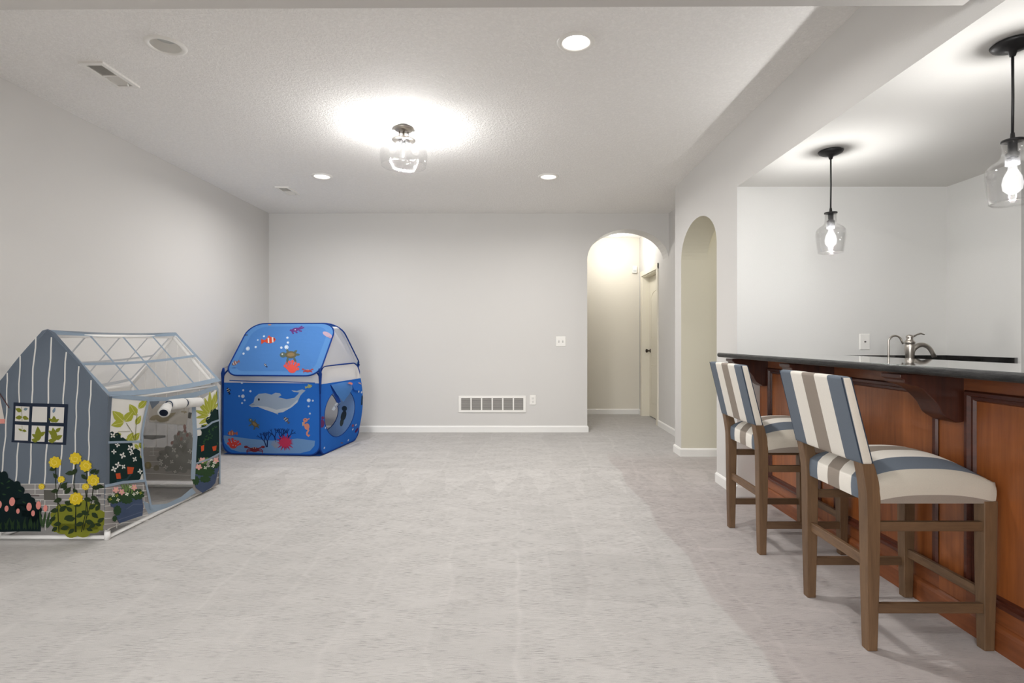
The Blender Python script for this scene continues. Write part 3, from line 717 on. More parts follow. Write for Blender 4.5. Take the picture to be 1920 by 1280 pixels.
# ------------------------------------------------------------------ bar stools
def make_stool(label):
    t = thing('bar_stool', (0, 0, 0), label, 'bar stool', 'striped bar stools')
    def sq(cx, cy, z, hx, hy): return [(cx - hx, cy - hy, z), (cx + hx, cy - hy, z), (cx + hx, cy + hy, z), (cx - hx, cy + hy, z)]
    for sy in (-1, 1):
        b = MB()
        b.loft([sq(-0.210, sy * 0.198, 0.0, 0.018, 0.018), sq(-0.210, sy * 0.198, 0.25, 0.0225, 0.022), sq(-0.210, sy * 0.198, 0.48, 0.025, 0.024), sq(-0.211, sy * 0.198, 0.56, 0.026, 0.024),
                sq(-0.217, sy * 0.198, 0.61, 0.026, 0.024), sq(-0.228, sy * 0.198, 0.66, 0.024, 0.024), sq(-0.240, sy * 0.198, 0.70, 0.020, 0.024), sq(-0.262, sy * 0.198, 0.78, 0.012, 0.02)], M['stoolwood'])
        b.build('leg', t, bevel=0.003)
        b = MB(); b.loft([sq(0.210, sy * 0.198, 0.0, 0.018, 0.018), sq(0.210, sy * 0.198, 0.25, 0.0225, 0.022), sq(0.210, sy * 0.198, 0.54, 0.0245, 0.024)], M['stoolwood'])
        b.build('leg', t, bevel=0.003)
        b = MB(); b.box((-0.19, sy * 0.205 - 0.009, 0.135), (0.19, sy * 0.205 + 0.009, 0.170), M['stoolwood_x']); b.build('stretcher', t, bevel=0.002)
        b = MB(); b.box((-0.19, sy * 0.205 - 0.009, 0.430), (0.19, sy * 0.205 + 0.009, 0.464), M['stoolwood_x']); b.build('stretcher', t, bevel=0.002)
    b = MB(); b.box((-0.218, -0.18, 0.29), (-0.200, 0.18, 0.328), M['stoolwood_y']); b.build('stretcher', t, bevel=0.002)
    b = MB(); b.box((0.200, -0.18, 0.178), (0.218, 0.18, 0.214), M['stoolwood_y']); b.build('stretcher', t, bevel=0.002)
    # seat
    NP = 34; HX0, HX1, HY, ZE, ZL = -0.222, 0.234, 0.219, 0.606, 0.532
    def ext(k, n, lo, hi):
        sk = 5
        if k < sk: return lo, 1 - k / sk
        if k > n - sk: return hi, (k - (n - sk)) / sk
        tt = (k - sk) / (n - 2 * sk); return lo + (hi - lo) * tt, 0
    b = MB(); V = {}; UVS = {}
    for i in range(NP + 1):
        x, dx = ext(i, NP, HX0, HX1)
        row = []
        for j in range(NP + 1):
            y, dy = ext(j, NP, -HY, HY)
            a = (x - (HX0 + HX1) / 2) / ((HX1 - HX0) / 2); c = y / HY
            dome = max(0, (1 - abs(a) ** 2.6)) ** 0.75 * max(0, (1 - abs(c) ** 2.6)) ** 0.75
            z = ZE + 0.082 * dome
            d = max(dx, dy)
            if d > 0: z = min(z, ZE - (ZE - ZL) * d)
            bulge = 0.003 * math.sin(PI * min(1, d))
            rr = 0.014
            xx, yy = x, y
            # rounded plan corners
            ex, ey = abs(xx - 0.006) - (0.228 - rr), abs(yy) - (HY - rr)
            if ex > 0 and ey > 0:
                q = math.hypot(ex, ey)
                if q > rr:
                    xx = 0.006 + math.copysign(0.228 - rr + ex * rr / q, xx - 0.006); yy = math.copysign(HY - rr + ey * rr / q, yy)
            if dx > 0: xx += math.copysign(bulge, xx)
            if dy > 0: yy += math.copysign(bulge, yy)
            row.append((xx, yy, z))
        # arc length along y from the centre
        s_ = [0.0] * (NP + 1); m_ = NP // 2
        for j in range(m_ + 1, NP + 1): s_[j] = s_[j - 1] + (Vector(row[j]) - Vector(row[j - 1])).length
        for j in range(m_ - 1, -1, -1): s_[j] = s_[j + 1] - (Vector(row[j]) - Vector(row[j + 1])).length
        if dx > 0: s_ = V['prev_s'] if dx > 0 and i > NP // 2 else s_
        V['prev_s'] = s_
        for j in range(NP + 1): V[(i, j)] = (row[j], s_[j])
    full = [V[(6, j)][1] for j in range(NP + 1)]
    for i in range(5):
        for j in range(NP + 1): V[(i, j)] = (V[(i, j)][0], full[j])
    vs = []; sv = []
    for i in range(NP + 1):
        for j in range(NP + 1): vs.append(V[(i, j)][0]); sv.append(V[(i, j)][1])
    fs = [(i * (NP + 1) + j, (i + 1) * (NP + 1) + j, (i + 1) * (NP + 1) + j + 1, i * (NP + 1) + j + 1) for i in range(NP) for j in range(NP)]
    b.add(vs, fs, M['seat_stripe'])
    b.add([(HX0, -HY, ZL + 0.002), (HX1, -HY, ZL + 0.002), (HX1, HY, ZL + 0.002), (HX0, HY, ZL + 0.002)], [(0, 1, 2, 3)], fab((90, 84, 78)))
    sv += [0, 0, 0, 0]
    o = b.build('seat', t, True, fixn=False)
    uv = o.data.uv_layers.new(name='UVMap')
    for lp in o.data.loops: uv.data[lp.index].uv = (sv[lp.vertex_index], 0)
    # upholstered back: tilted slab
    b = MB(); rings = []; H = []
    prof = [(-0.2255, 0), (-0.2255, 1)]
    NZ = 10
    def ring(k, inset, z):
        t_ = (z - 0.672) / 0.315
        xr = -0.256 - 0.074 * t_; th = 0.044 - 0.006 * t_
        e = inset
        pts_ = [(xr + e, -0.226 + e), (xr + e, 0.226 - e), (xr + th - e, 0.226 - e), (xr + th - e, -0.226 + e)]
        # refine for rounded edges
        q = 0.006
        out_ = []
        for (px, py), (sx, sy) in zip(pts_, ((1, 1), (1, -1), (-1, -1), (-1, 1))):
            a_, c_ = (px + sx * q, py), (px, py + sy * q)
            out_ += [a_, c_] if (sx * sy > 0) else [c_, a_]
        return [(x_, y_, z) for x_, y_ in out_]
    zs = [(0.008, 0.672), (0.002, 0.675), (0, 0.682)] + [(0, 0.682 + (0.975 - 0.682) * k / NZ) for k in range(1, NZ + 1)] + [(0.002, 0.983), (0.008, 0.987)]
    rings = [ring(0, e, z) for e, z in zs]
    b.loft(rings, M['back_stripe'])
    o = b.build('backrest', t, True)
    uv = o.data.uv_layers.new(name='UVMap')
    for p in o.data.polygons:
        side = abs(p.normal.y) > 0.85
        for li in p.loop_indices:
            y = o.data.vertices[o.data.loops[li].vertex_index].co.y
            uv.data[li].uv = (0.24 if side else max(-0.222, min(0.222, y)), 0)
    for e in (): pass
    sm = o.modifiers.new('wn', 'WEIGHTED_NORMAL')
    for sy in (-1, 1):
        for x0, x1 in ((-0.254, -0.328), (-0.216, -0.294)):
            b = MB(); b.tube([(x0, sy * 0.2245, 0.676), (x1, sy * 0.2245, 0.984)], 0.0018, fab((60, 70, 84)), 6); b.build('piping', o)
    return t
def copy_tree(o, parent=None):
    c = o.copy(); COL.objects.link(c)
    if parent: c.parent = parent
    for ch in list(o.children): copy_tree(ch, c)
    return c
st = make_stool('striped counter stool with weathered oak legs, nearest the camera')
st2 = copy_tree(st); st2['label'] = 'striped counter stool with weathered oak legs, farther one beside the arch wall'
st.location = (1.486, 2.13, 0)
st2.location = (1.486, 2.985, 0)

# ------------------------------------------------------------------ printed panels
def clip(poly, axis, v, keep_greater):
    out = []; n = len(poly)
    for i in range(n):
        a, c = poly[i], poly[(i + 1) % n]
        ia = (a[axis] >= v) if keep_greater else (a[axis] <= v); ic = (c[axis] >= v) if keep_greater else (c[axis] <= v)
        if ia: out.append(a)
        if ia != ic:
            t_ = (v - a[axis]) / (c[axis] - a[axis]); p = [0, 0]; p[axis] = v; p[1 - axis] = a[1 - axis] + (c[1 - axis] - a[1 - axis]) * t_
            out.append(tuple(p))
    return out
class Panel:
    """a cloth panel with its print: 2D outlines (u,v in metres) laid on a plane that may bulge"""
    def __init__(s, O, U, V, N, disp=None, cell=0.07, mp=None):
        s.O, s.U, s.V, s.N = Vector(O), Vector(U), Vector(V), Vector(N); s.disp = disp or (lambda u, v: 0.0)
        s.cell = cell; s.b = MB(); s.mp = mp; s.lim = None
    def at(s, u, v, off=0.0): return s.O + s.U * u + s.V * v + s.N * (s.disp(u, v) + off)
    def poly(s, pts, mat, layer=0, raw=False):
        if s.mp and not raw: pts = [s.mp(*p) for p in pts]
        if s.lim:
            pts = clip(clip(pts, 0, s.lim[0], True), 0, s.lim[1], False)
            if len(pts) < 3: return
        if not isinstance(mat, bpy.types.Material): mat = fab(mat)
        u0, u1 = min(p[0] for p in pts), max(p[0] for p in pts); v0, v1 = min(p[1] for p in pts), max(p[1] for p in pts)
        c = s.cell
        for i in range(math.floor(u0 / c), math.floor(u1 / c) + 1):
            col = clip(clip(pts, 0, i * c, True), 0, (i + 1) * c, False)
            if len(col) < 3: continue
            for j in range(math.floor(v0 / c), math.floor(v1 / c) + 1):
                q = clip(clip(col, 1, j * c, True), 1, (j + 1) * c, False)
                qq = []
                for p in q:
                    if not qq or abs(p[0] - qq[-1][0]) + abs(p[1] - qq[-1][1]) > 1e-6: qq.append(p)
                if len(qq) > 1 and abs(qq[0][0] - qq[-1][0]) + abs(qq[0][1] - qq[-1][1]) <= 1e-6: qq.pop()
                if len(qq) < 3: continue
                ar = abs(sum(qq[k][0] * qq[(k + 1) % len(qq)][1] - qq[(k + 1) % len(qq)][0] * qq[k][1] for k in range(len(qq)))) / 2
                if ar < 1e-8: continue
                s.b.add([s.at(u, v, layer * 0.0006) for u, v in qq], [tuple(range(len(qq)))], mat)
    def ell(s, cx, cy, rx, ry, mat, layer=1, rot=0, n=20):
        ca, sa = math.cos(rot), math.sin(rot)
        s.poly([(cx + rx * math.cos(a) * ca - ry * math.sin(a) * sa, cy + rx * math.cos(a) * sa + ry * math.sin(a) * ca) for a in [2 * PI * k / n for k in range(n)]], mat, layer)
    def line(s, pts, w_, mat, layer=1):
        L_, R_ = [], []
        for i, p in enumerate(pts):
            a, c = pts[max(i - 1, 0)], pts[min(i + 1, len(pts) - 1)]
            dx, dy = c[0] - a[0], c[1] - a[1]; d = math.hypot(dx, dy) or 1
            nx, ny = -dy / d * w_ / 2, dx / d * w_ / 2
            L_.append((p[0] + nx, p[1] + ny)); R_.append((p[0] - nx, p[1] - ny))
        for k in range(len(pts) - 1): s.poly([L_[k], L_[k + 1], R_[k + 1], R_[k]], mat, layer)
    def leaf(s, x, y, ln, wd, ang, mat, layer=2, vein=None):
        ca, sa = math.cos(ang), math.sin(ang); P = []
        prof = [(0, 0), (0.15, 0.6), (0.35, 1), (0.6, 0.85), (0.82, 0.45), (1, 0)]
        for a, q in prof: P.append((a * ln, q * wd / 2))
        for a, q in prof[-2:0:-1]: P.append((a * ln, -q * wd / 2))
        s.poly([(x + a * ca - q * sa, y + a * sa + q * ca) for a, q in P], mat, layer)
        if vein: s.line([(x, y), (x + ln * 0.9 * ca, y + ln * 0.9 * sa)], max(1.2, wd * 0.07), vein, layer + 1)
    def bush(s, cx, cy, rx, ry, mat, layer=1, lumps=9, depth=0.14, n=72, ph=0.0):
        s.poly([(cx + rx * (1 - depth + depth * abs(math.sin(lumps * a / 2 + ph)) * 1.6) * math.cos(a), cy + ry * (1 - depth + depth * abs(math.sin(lumps * a / 2 + ph)) * 1.6) * math.sin(a)) for a in [2 * PI * k / n for k in range(n)]], mat, layer)
    def flower(s, x, y, r, mat, layer=4, petals=4, core=None, rot=0.3):
        for k in range(petals):
            a = rot + 2 * PI * k / petals
            s.ell(x + r * 0.58 * math.cos(a), y + r * 0.58 * math.sin(a), r * 0.46, r * 0.28 if petals < 5 else r * 0.36, mat, layer, a, 10)
        if core: s.ell(x, y, r * 0.2, r * 0.2, core, layer + 1, 0, 8)
    def build(s, name, parent, label=None, solid=0): return s.b.build(name, parent, False, fixn=False, label=label, solid=solid)

def unproj(px, py):   # ray through a point of the photograph
    return (px - 970) / 1000.0, -(py - 636) / 1000.0

BLUE = (101, 110, 121); RIB = (150, 166, 182); WHT = (228, 226, 220); NAVY = (42, 50, 66); BRICK = (150, 146, 144)
DKG = (24, 48, 46); DKG2 = (18, 34, 36); OLV = (128, 132, 46); LIME = (168, 172, 66); DLEAF = (48, 62, 38); YEL = (222, 194, 50); YEL2 = (240, 222, 120)
PINK = (232, 150, 140); ORG = (206, 84, 48); POT = (74, 88, 116); PK2 = (236, 176, 170)

HX0_, HX1_, HY0_, HY1_ = -2.94, -2.26, 2.95, 4.06
RX, RZ, EZ = -2.60, 1.165, 0.80
house = thing('play_house', (RX, 3.5, 0), 'blue grey cottage print play tent on a white pipe frame', 'play tent')
OFF = Vector((RX, 3.5, 0))
def HL(x, y, z): return Vector((x, y, z)) - OFF
# pipe frame
b = MB(); r = 0.0115; i = 0.034
corners = [(HX0_ + i, HY0_ + i), (HX1_ - i, HY0_ + i), (HX1_ - i, HY1_ - i), (HX0_ + i, HY1_ - i)]
for k in range(4):
    p, q = corners[k], corners[(k + 1) % 4]
    b.tube([HL(p[0], p[1], r + 0.002), HL(q[0], q[1], r + 0.002)], r, M['pvc'], 12)
    b.tube([HL(p[0], p[1], 0), HL(p[0], p[1], EZ - 0.02)], r, M['pvc'], 12)
    b.tube([HL(p[0], p[1], 0), HL(p[0], p[1], 0.05)], r * 1.3, M['pvc'], 12)
for x in (HX0_ + i, HX1_ - i): b.tube([HL(x, HY0_ + i, EZ - 0.02), HL(x, HY1_ - i, EZ - 0.03)], r, M['pvc'], 12)
b.tube([HL(RX, HY0_ + i, RZ - 0.025), HL(RX, HY1_ - i, RZ - 0.025)], r, M['pvc'], 12)
for y in (HY0_ + i, HY1_ - i):
    for x in (HX0_ + i, HX1_ - i): b.tube([HL(x, y, EZ - 0.02), HL(RX, y, RZ - 0.025)], r, M['pvc'], 12)
b.build('pipe_frame', house, True)

# near gable, drawn in zoom units (2.783 per photo pixel) and cast onto its own plane
def mp_gable(cx, cy):
    a, c = unproj(cx / 2.783, 580 + cy / 2.783); d = HY0_
    return (a * d - RX, CAMZ + c * d)
dg = lambda u, v: 0.006 * math.sin(u * 17) * math.cos(v * 4) + 0.004 * math.sin(v * 9 + u * 5)
P = Panel((0, HY0_ - 3.5, 0), (1, 0, 0), (0, 0, 1), (0, -1, 0), dg, 0.035, mp_gable)
hw = HX1_ - RX; P.lim = (-hw, hw)
edge = [(-hw, 0.07), (hw - 0.005, 0.066), (hw, EZ + 0.01), (0.04, RZ - 0.008), (0.0, RZ + 0.012), (-0.03, RZ + 0.004), (-hw, EZ)]
P.poly(edge, BLUE, 0, raw=True)
for (xt, yt, xb) in ((-60, 420, -75), (38, 330, 10), (112, 240, 85), (188, 145, 155), (268, 145, 232), (342, 222, 308), (412, 296, 378), (482, 368, 455)):
    y1 = 912; n = 14
    P.line([(xt + (xb - xt) * k / n + 2.2 * math.sin(k * 1.7 + xt), yt + (y1 - yt) * k / n) for k in range(n + 1)], 7.5, WHT, 1)
# stone base
P.poly([(-240, 908), (540, 910), (544, 1145), (-240, 1160)], BRICK, 2)
ln = (214, 212, 206)
for (y, xa, xc) in ((908, -240, 540), (935, -240, 540), (962, -240, 540), (990, -240, 544), (1018, -240, 544), (1052, 100, 544), (1086, -100, 544), (1120, 180, 544)):
    P.line([(xa, y), ((xa + xc) / 2, y + 2), (xc, y)], 3.5, ln, 3)
for (x, y0, y1) in ((-190, 908, 935), (-110, 935, 962), (60, 908, 935), (185, 908, 962), (238, 962, 1052), (300, 908, 935), (335, 935, 962), (418, 908, 935), (262, 1018, 1086), (505, 935, 990), (480, 990, 1052), (515, 1052, 1140), (240, 1090, 1150), (215, 990, 1018)):
    P.line([(x, y0), (x, y1)], 3.5, ln, 3)
P.poly([(232, 940), (292, 942), (294, 992), (234, 992)], (98, 96, 90), 4)
P.poly([(165, 964), (208, 965), (208, 974), (165, 973)], (110, 100, 100), 4)
P.poly([(500, 966), (524, 966), (524, 976), (500, 976)], (100, 96, 100), 4)
# window
P.poly([(72, 484), (356, 494), (340, 708), (58, 692)], NAVY, 4)
for (x0, x1, x2, x3, y0, y1) in ((84, 162, 156, 78, 503, 582), (178, 250, 246, 170, 505, 586), (266, 336, 330, 262, 508, 590), (78, 152, 148, 76, 600, 682), (170, 238, 232, 164, 604, 688), (256, 330, 324, 250, 608, 692)):
    P.poly([(x0, y0), (x1, y0 + 3), (x2, y1 + 2), (x3, y1)], (222, 218, 212), 5)
for (x, y, l_, w2_, a, c) in ((118, 530, 38, 24, 3.5, OLV), (120, 560, 40, 22, 3.0, OLV), (122, 560, 36, 22, 0.3, OLV), (130, 522, 24, 16, -0.3, (120, 140, 150)), (118, 632, 24, 12, 3.6, OLV), (120, 630, 24, 14, 0.2, OLV),
                               (283, 588, 34, 22, -1.6, OLV), (283, 588, 34, 16, -2.5, OLV), (283, 588, 30, 16, -0.6, OLV), (278, 540, 32, 14, -1.2, (120, 140, 160)), (203, 686, 78, 34, -1.6, OLV), (203, 670, 40, 22, -2.6, OLV), (205, 660, 40, 22, -0.6, OLV), (200, 684, 34, 24, 3.3, OLV),
                               (285, 690, 76, 34, -1.7, OLV), (285, 678, 44, 24, -0.5, OLV), (285, 660, 44, 22, -2.4, OLV), (284, 688, 34, 24, 3.3, OLV), (288, 640, 36, 20, -0.7, OLV)):
    P.leaf(x, y, l_, w2_, a, c, 6)
P.line([(118, 505), (119, 580)], 2, OLV, 6)
P.line([(118, 604), (119, 640)], 2, OLV, 6)
# tiny house at the left border
P.poly([(-110, 595), (22, 596), (-10, 430), (-110, 470)], (216, 208, 200), 5)
P.poly([(-110, 570), (22, 572), (20, 596), (-110, 596)], (222, 150, 140), 6)
P.line([(-14, 426), (46, 514)], 5, (92, 60, 58), 6)
# tulip hedge
for (cx, cy, rx, ry, lu) in ((-120, 980, 150, 170, 13), (0, 930, 70, 92, 9), (70, 960, 62, 70, 9), (120, 1010, 66, 56, 9), (160, 1060, 62, 60, 8)):
    P.bush(cx, cy, rx, ry, DKG2, 5, lu, 0.10)
P.poly([(-240, 980), (150, 1000), (218, 1040), (214, 1158), (-240, 1160)], DKG2, 5)
for k in range(22):
    x = -120 + k * 15; P.leaf(x, 1150, 60 + 14 * math.sin(k * 2.1), 12, -PI / 2 + 0.35 * math.sin(k * 3.3), (38, 58, 36), 6)
for (x, y, a) in ((10, 900, 0.5), (60, 890, 2.6), (100, 940, 0.4), (20, 960, 0.2), (-30, 1000, 2.4), (120, 1000, 0.5), (40, 930, -0.3)): P.leaf(x, y, 22, 8, a, (44, 70, 44), 6)
for (x, y, s_) in ((6, 1015, 1), (70, 1000, 1.15), (42, 1036, .8), (98, 1050, .7), (155, 1028, 1.1), (175, 1062, .8), (205, 1020, 1.1), (243, 1035, .9), (-50, 1010, 1), (-90, 1040, .9)):
    P.ell(x, y, 12.5 * s_, 20 * s_, PINK, 7, 0.1, 14)
for (x, a) in ((222, -1.7), (246, -1.35), (250, -1.0), (228, -1.4)): P.leaf(x, 1140, 95, 15, a, (60, 82, 52), 6)
# olive mound and yellow roses
P.bush(410, 1090, 138, 96, OLV, 5, 12, 0.08); P.poly([(284, 1090), (540, 1090), (538, 1152), (288, 1158)], OLV, 5)
for pts in ([(290, 800), (293, 900), (310, 1010), (318, 1158)], [(396, 800), (386, 900), (402, 1000), (400, 1158)], [(452, 840), (455, 940), (450, 1060), (430, 1158)], [(487, 900), (480, 1000), (462, 1060)], [(323, 900), (300, 960)], [(222, 920), (240, 925)], [(300, 990), (330, 1030)], [(400, 1000), (405, 1158)], [(445, 930), (460, 1060), (440, 1150)]):
    P.line(pts, 4, (44, 52, 34), 7)
for (x, y, l_, a) in ((292, 820, 38, 2.6), (300, 880, 34, -2.2), (320, 930, 46, -0.7), (310, 940, 40, 2.9), (385, 850, 44, 3.0), (400, 830, 42, 2.2), (425, 860, 38, 0.8), (470, 855, 40, -0.6), (345, 960, 46, -0.9), (330, 985, 46, 2.8), (345, 1000, 40, 0.4), (405, 960, 36, -2.2),
                      (440, 985, 44, 0.3), (430, 1010, 40, 2.8), (480, 930, 50, -0.1), (505, 920, 40, 0.2), (475, 975, 44, 0.5), (490, 1000, 38, 0.5), (315, 1040, 46, 2.9), (320, 1050, 48, -0.7), (300, 1080, 40, 2.6), (345, 1090, 48, -0.4), (330, 1110, 44, 2.9), (385, 1050, 40, -2.5),
                      (400, 1085, 46, 2.9), (405, 1080, 42, -0.5), (430, 1050, 44, 0.5), (465, 1040, 44, -0.6), (480, 1060, 44, 0.7), (450, 1100, 48, 0.4), (440, 1110, 44, 2.8), (500, 1050, 40, -1.0), (510, 1110, 42, -0.6), (370, 1130, 46, 2.9), (395, 1140, 40, 2.4), (500, 1120, 38, 2.7), (530, 1125, 34, -2.9), (360, 1020, 34, -1.0), (310, 1130, 40, 2.5), (455, 1140, 34, 0.4), (496, 860, 32, -0.9), (465, 830, 34, 2.4), (260, 832, 34, 0.1), (350, 915, 30, 2.0)):
    P.leaf(x, y, l_, l_ * 0.55, a, DLEAF, 8)
for (x, y, r_) in ((288, 797, 31), (394, 777, 32), (448, 815, 31), (323, 885, 18), (487, 890, 31), (222, 922, 16), (448, 924, 18), (402, 985, 33)):
    P.bush(x, y, r_, r_ * 0.95, YEL, 9, 9, 0.12, 54)
    for k in range(5):
        a = k * 1.3 + x; rr_ = r_ * (0.25 + 0.13 * (k % 4))
        P.line([(x + rr_ * math.cos(a + q * 0.5), y + rr_ * math.sin(a + q * 0.5)) for q in range(4)], max(1.6, r_ * 0.07), YEL2, 10)
P.build('front_gable_panel', house, 'blue grey striped gable with a printed window and yellow roses')
# pale ribbon over the gable edge and corner
b = MB()
def ribbon(pts, w_, n_dir, mat=None):
    """flat cloth band: width along the given direction"""
    n_dir = Vector(n_dir); vs = []
    for p in pts: vs += [Vector(p) - n_dir * w_ / 2, Vector(p) + n_dir * w_ / 2]
    b.add(vs, [(2 * k, 2 * k + 1, 2 * k + 3, 2 * k + 2) for k in range(len(pts) - 1)], mat or fab(RIB))
sl = Vector((HX1_ - RX, 0, EZ - RZ)).normalized(); sll = Vector((HX0_ - RX, 0, EZ - RZ)).normalized()

# roof slopes: netting with ribbons
nR = Vector((RZ - EZ, 0, HX1_ - RX)).normalized(); Ls = math.hypot(hw, RZ - EZ); Ly = HY1_ - HY0_
def droof(u, v): return -0.030 * math.sin(PI * max(0, min(1, u / Ly))) * (0.6 + 0.6 * v / Ls) * (1 if v < Ls * 1.01 else 1)
for side in (1, -1):
    Vv = sl if side > 0 else sll; Nn = Vector((nR.x * side, 0, nR.z))
    P = Panel(HL(RX, HY0_, RZ + 0.008), (0, 1, 0), Vv, Nn, droof, 0.08)
    P.poly([(0, 0), (Ly, 0), (Ly, Ls), (0, Ls)], M['net'], 0, raw=True)
    def R(p, mat=RIB, l=1): P.poly(p, mat, l, raw=True)
    R([(0, 0), (Ly, 0), (Ly, 0.034), (0, 0.034)]); R([(0, 0.0), (0.03, 0.0), (0.03, Ls), (0, Ls)]); R([(Ly - 0.03, 0), (Ly, 0), (Ly, Ls), (Ly - 0.03, Ls)])
    R([(0, Ls - 0.03), (Ly, Ls - 0.03), (Ly, Ls + 0.006), (0, Ls + 0.006)])
    R([(0, Ls * 0.50), (Ly, Ls * 0.46), (Ly, Ls * 0.46 + 0.02), (0, Ls * 0.50 + 0.02)])
    for f in (0.255, 0.50, 0.75): R([(Ly * f - 0.008, 0.02), (Ly * f + 0.008, 0.02), (Ly * f + 0.008, Ls), (Ly * f - 0.008, Ls)])
    P.build('roof_netting', house)
# far gable: its reverse is what shows through the door (zoom units 6.4 per photo pixel from 260,730)
def mp_rear(cx, cy):
    a, c = unproj(260 + cx / 6.4, 730 + cy / 6.4); return (a * HY1_ - RX, CAMZ + c * HY1_)
P = Panel((0, HY1_ - 3.5, 0), (1, 0, 0), (0, 0, 1), (0, -1, 0), lambda u, v: 0.005 * math.sin(u * 20) * math.sin(v * 6), 0.08, mp_rear); P.lim = (-hw, hw)
G0 = (212, 210, 206); G1 = (246, 244, 240); G2 = (176, 175, 169)
P.poly([(-hw, 0.055), (hw, 0.048), (hw, EZ - 0.03), (0, RZ - 0.02), (-hw, EZ - 0.03)], G0, 0, raw=True)
for k in range(9):
    x = -hw + 0.02 + k * 0.083; zt = RZ - 0.035 - abs(x) * (RZ - EZ) / hw
    P.poly([(x, 0.30), (x + 0.009, 0.30), (x + 0.007, zt), (x, zt)], G1, 1, raw=True)
P.poly([(105, 250), (130, 385), (570, 432), (610, 200), (300, 170), (105, 190)], (238, 233, 224), 3)
P.line([(108, 385), (580, 432)], 9, (232, 230, 226), 4); P.line([(606, 200), (578, 432)], 9, (232, 230, 226), 4)
for (x, y, l_, w2_, a) in ((130, 360, 150, 60, -0.35), (230, 340, 170, 60, -0.75), (300, 350, 170, 55, -0.45), (280, 300, 130, 60, -1.1), (210, 360, 160, 60, 0.05), (330, 370, 110, 40, -0.9), (545, 265, 40, 24, 0.2), (545, 260, 42, 24, 2.9), (545, 262, 30, 20, 1.2)): P.leaf(x, y, l_, w2_, a, (206, 196, 170), 4)
P.line([(545, 200), (546, 262)], 3, (150, 146, 130), 5)
P.poly([(600, 270), (640, 280), (625, 350), (590, 340)], (130, 130, 126), 4)
P.poly([(-200, 690), (430, 695), (400, 800), (700, 960), (700, 1100), (-200, 1090)], (200, 196, 190), 2)
for (x0, y0, x1, y1) in ((110, 690, 430, 700), (140, 745, 290, 750), (130, 792, 200, 792), (100, 860, 250, 865), (60, 930, 260, 940), (178, 692, 178, 792), (285, 750, 285, 860), (60, 1000, 640, 1030)): P.line([(x0, y0), (x1, y1)], 6, G1, 3)
P.poly([(60, 545), (320, 550), (320, 575), (170, 600), (70, 590)], (164, 164, 162), 2)
P.bush(470, 830, 240, 170, G2, 4, 13, 0.12); P.bush(540, 640, 130, 150, (184, 183, 177), 3, 11, 0.12)
for k in range(9): P.line([(540, 760), (440 + k * 26, 560 - 18 * math.sin(k))], 6, (170, 168, 160), 5)
for (x, y) in ((555, 440), (560, 500), (480, 530), (590, 545), (520, 590), (400, 640), (560, 460)): P.ell(x, y, 17, 24, (198, 166, 158), 5, 0.3, 10)
for (x, y, r_) in ((425, 725, 34), (515, 680, 22), (625, 740, 30), (330, 800, 28), (398, 865, 26), (465, 795, 20), (265, 858, 26), (270, 890, 26), (325, 930, 28), (515, 938, 24), (620, 862, 28), (440, 985, 20), (560, 620, 18), (548, 520, 16)): P.flower(x, y, r_, (250, 248, 242), 7, 4, rot=x)
P.ell(118, 908, 40, 46, (196, 186, 150), 5); P.ell(118, 908, 20, 24, (214, 202, 160), 6); P.ell(215, 940, 34, 34, (176, 172, 156), 5)
P.build('rear_gable_panel', house, 'greyish reverse of the printed far gable')
# left wall, its faded inner side seen through the door
P = Panel(HL(HX0_, HY0_, 0), (0, 1, 0), (0, 0, 1), (1, 0, 0), lambda u, v: 0.010 * math.sin(u * 11) * math.sin(v * 5), 0.08)
P.poly([(0, 0.13), (Ly, 0.10), (Ly, EZ - 0.02), (0, EZ)], G0, 0, raw=True)
for v in (0.36, 0.62): P.poly([(0, v), (Ly, v), (Ly, v + 0.012), (0, v + 0.012)], G1, 1, raw=True)
for u in (0.12, 0.26, 0.42, 0.56, 0.7, 0.86, 0.98): P.poly([(u, 0.36), (u + 0.01, 0.36), (u + 0.01, 0.62), (u, 0.62)], G1, 1, raw=True)
P.poly([(0.28, 0.60), (0.86, 0.585), (0.84, 0.77), (0.28, 0.78)], (206, 202, 194), 2, raw=True)
for (x, y, l_, a) in ((0.45, 0.66, 0.13, 0.4), (0.5, 0.68, 0.14, 0.9), (0.48, 0.66, 0.15, 0.0), (0.45, 0.68, 0.10, 1.7), (0.72, 0.70, 0.07, 0.2), (0.72, 0.70, 0.06, 2.8)): P.leaf(x, y, l_, l_ * .4, a, (168, 160, 140), 3)
P.bush(0.82, 0.36, 0.24, 0.20, (150, 148, 142), 2, 11)
for k in range(16):
    P.flower(0.64 + 0.38 * ((k * 0.618) % 1), 0.20 + 0.32 * ((k * 0.377 + 0.1) % 1), 0.022, (208, 206, 200), 4, 4, rot=k)
for k in range(6): P.flower(0.80 + 0.10 * math.sin(k * 2.1), 0.40 + 0.035 * k, 0.022, (190, 166, 160), 4, 5, rot=k)
P.build('inner_wall_panel', house, 'greyish reverse of the printed left wall')
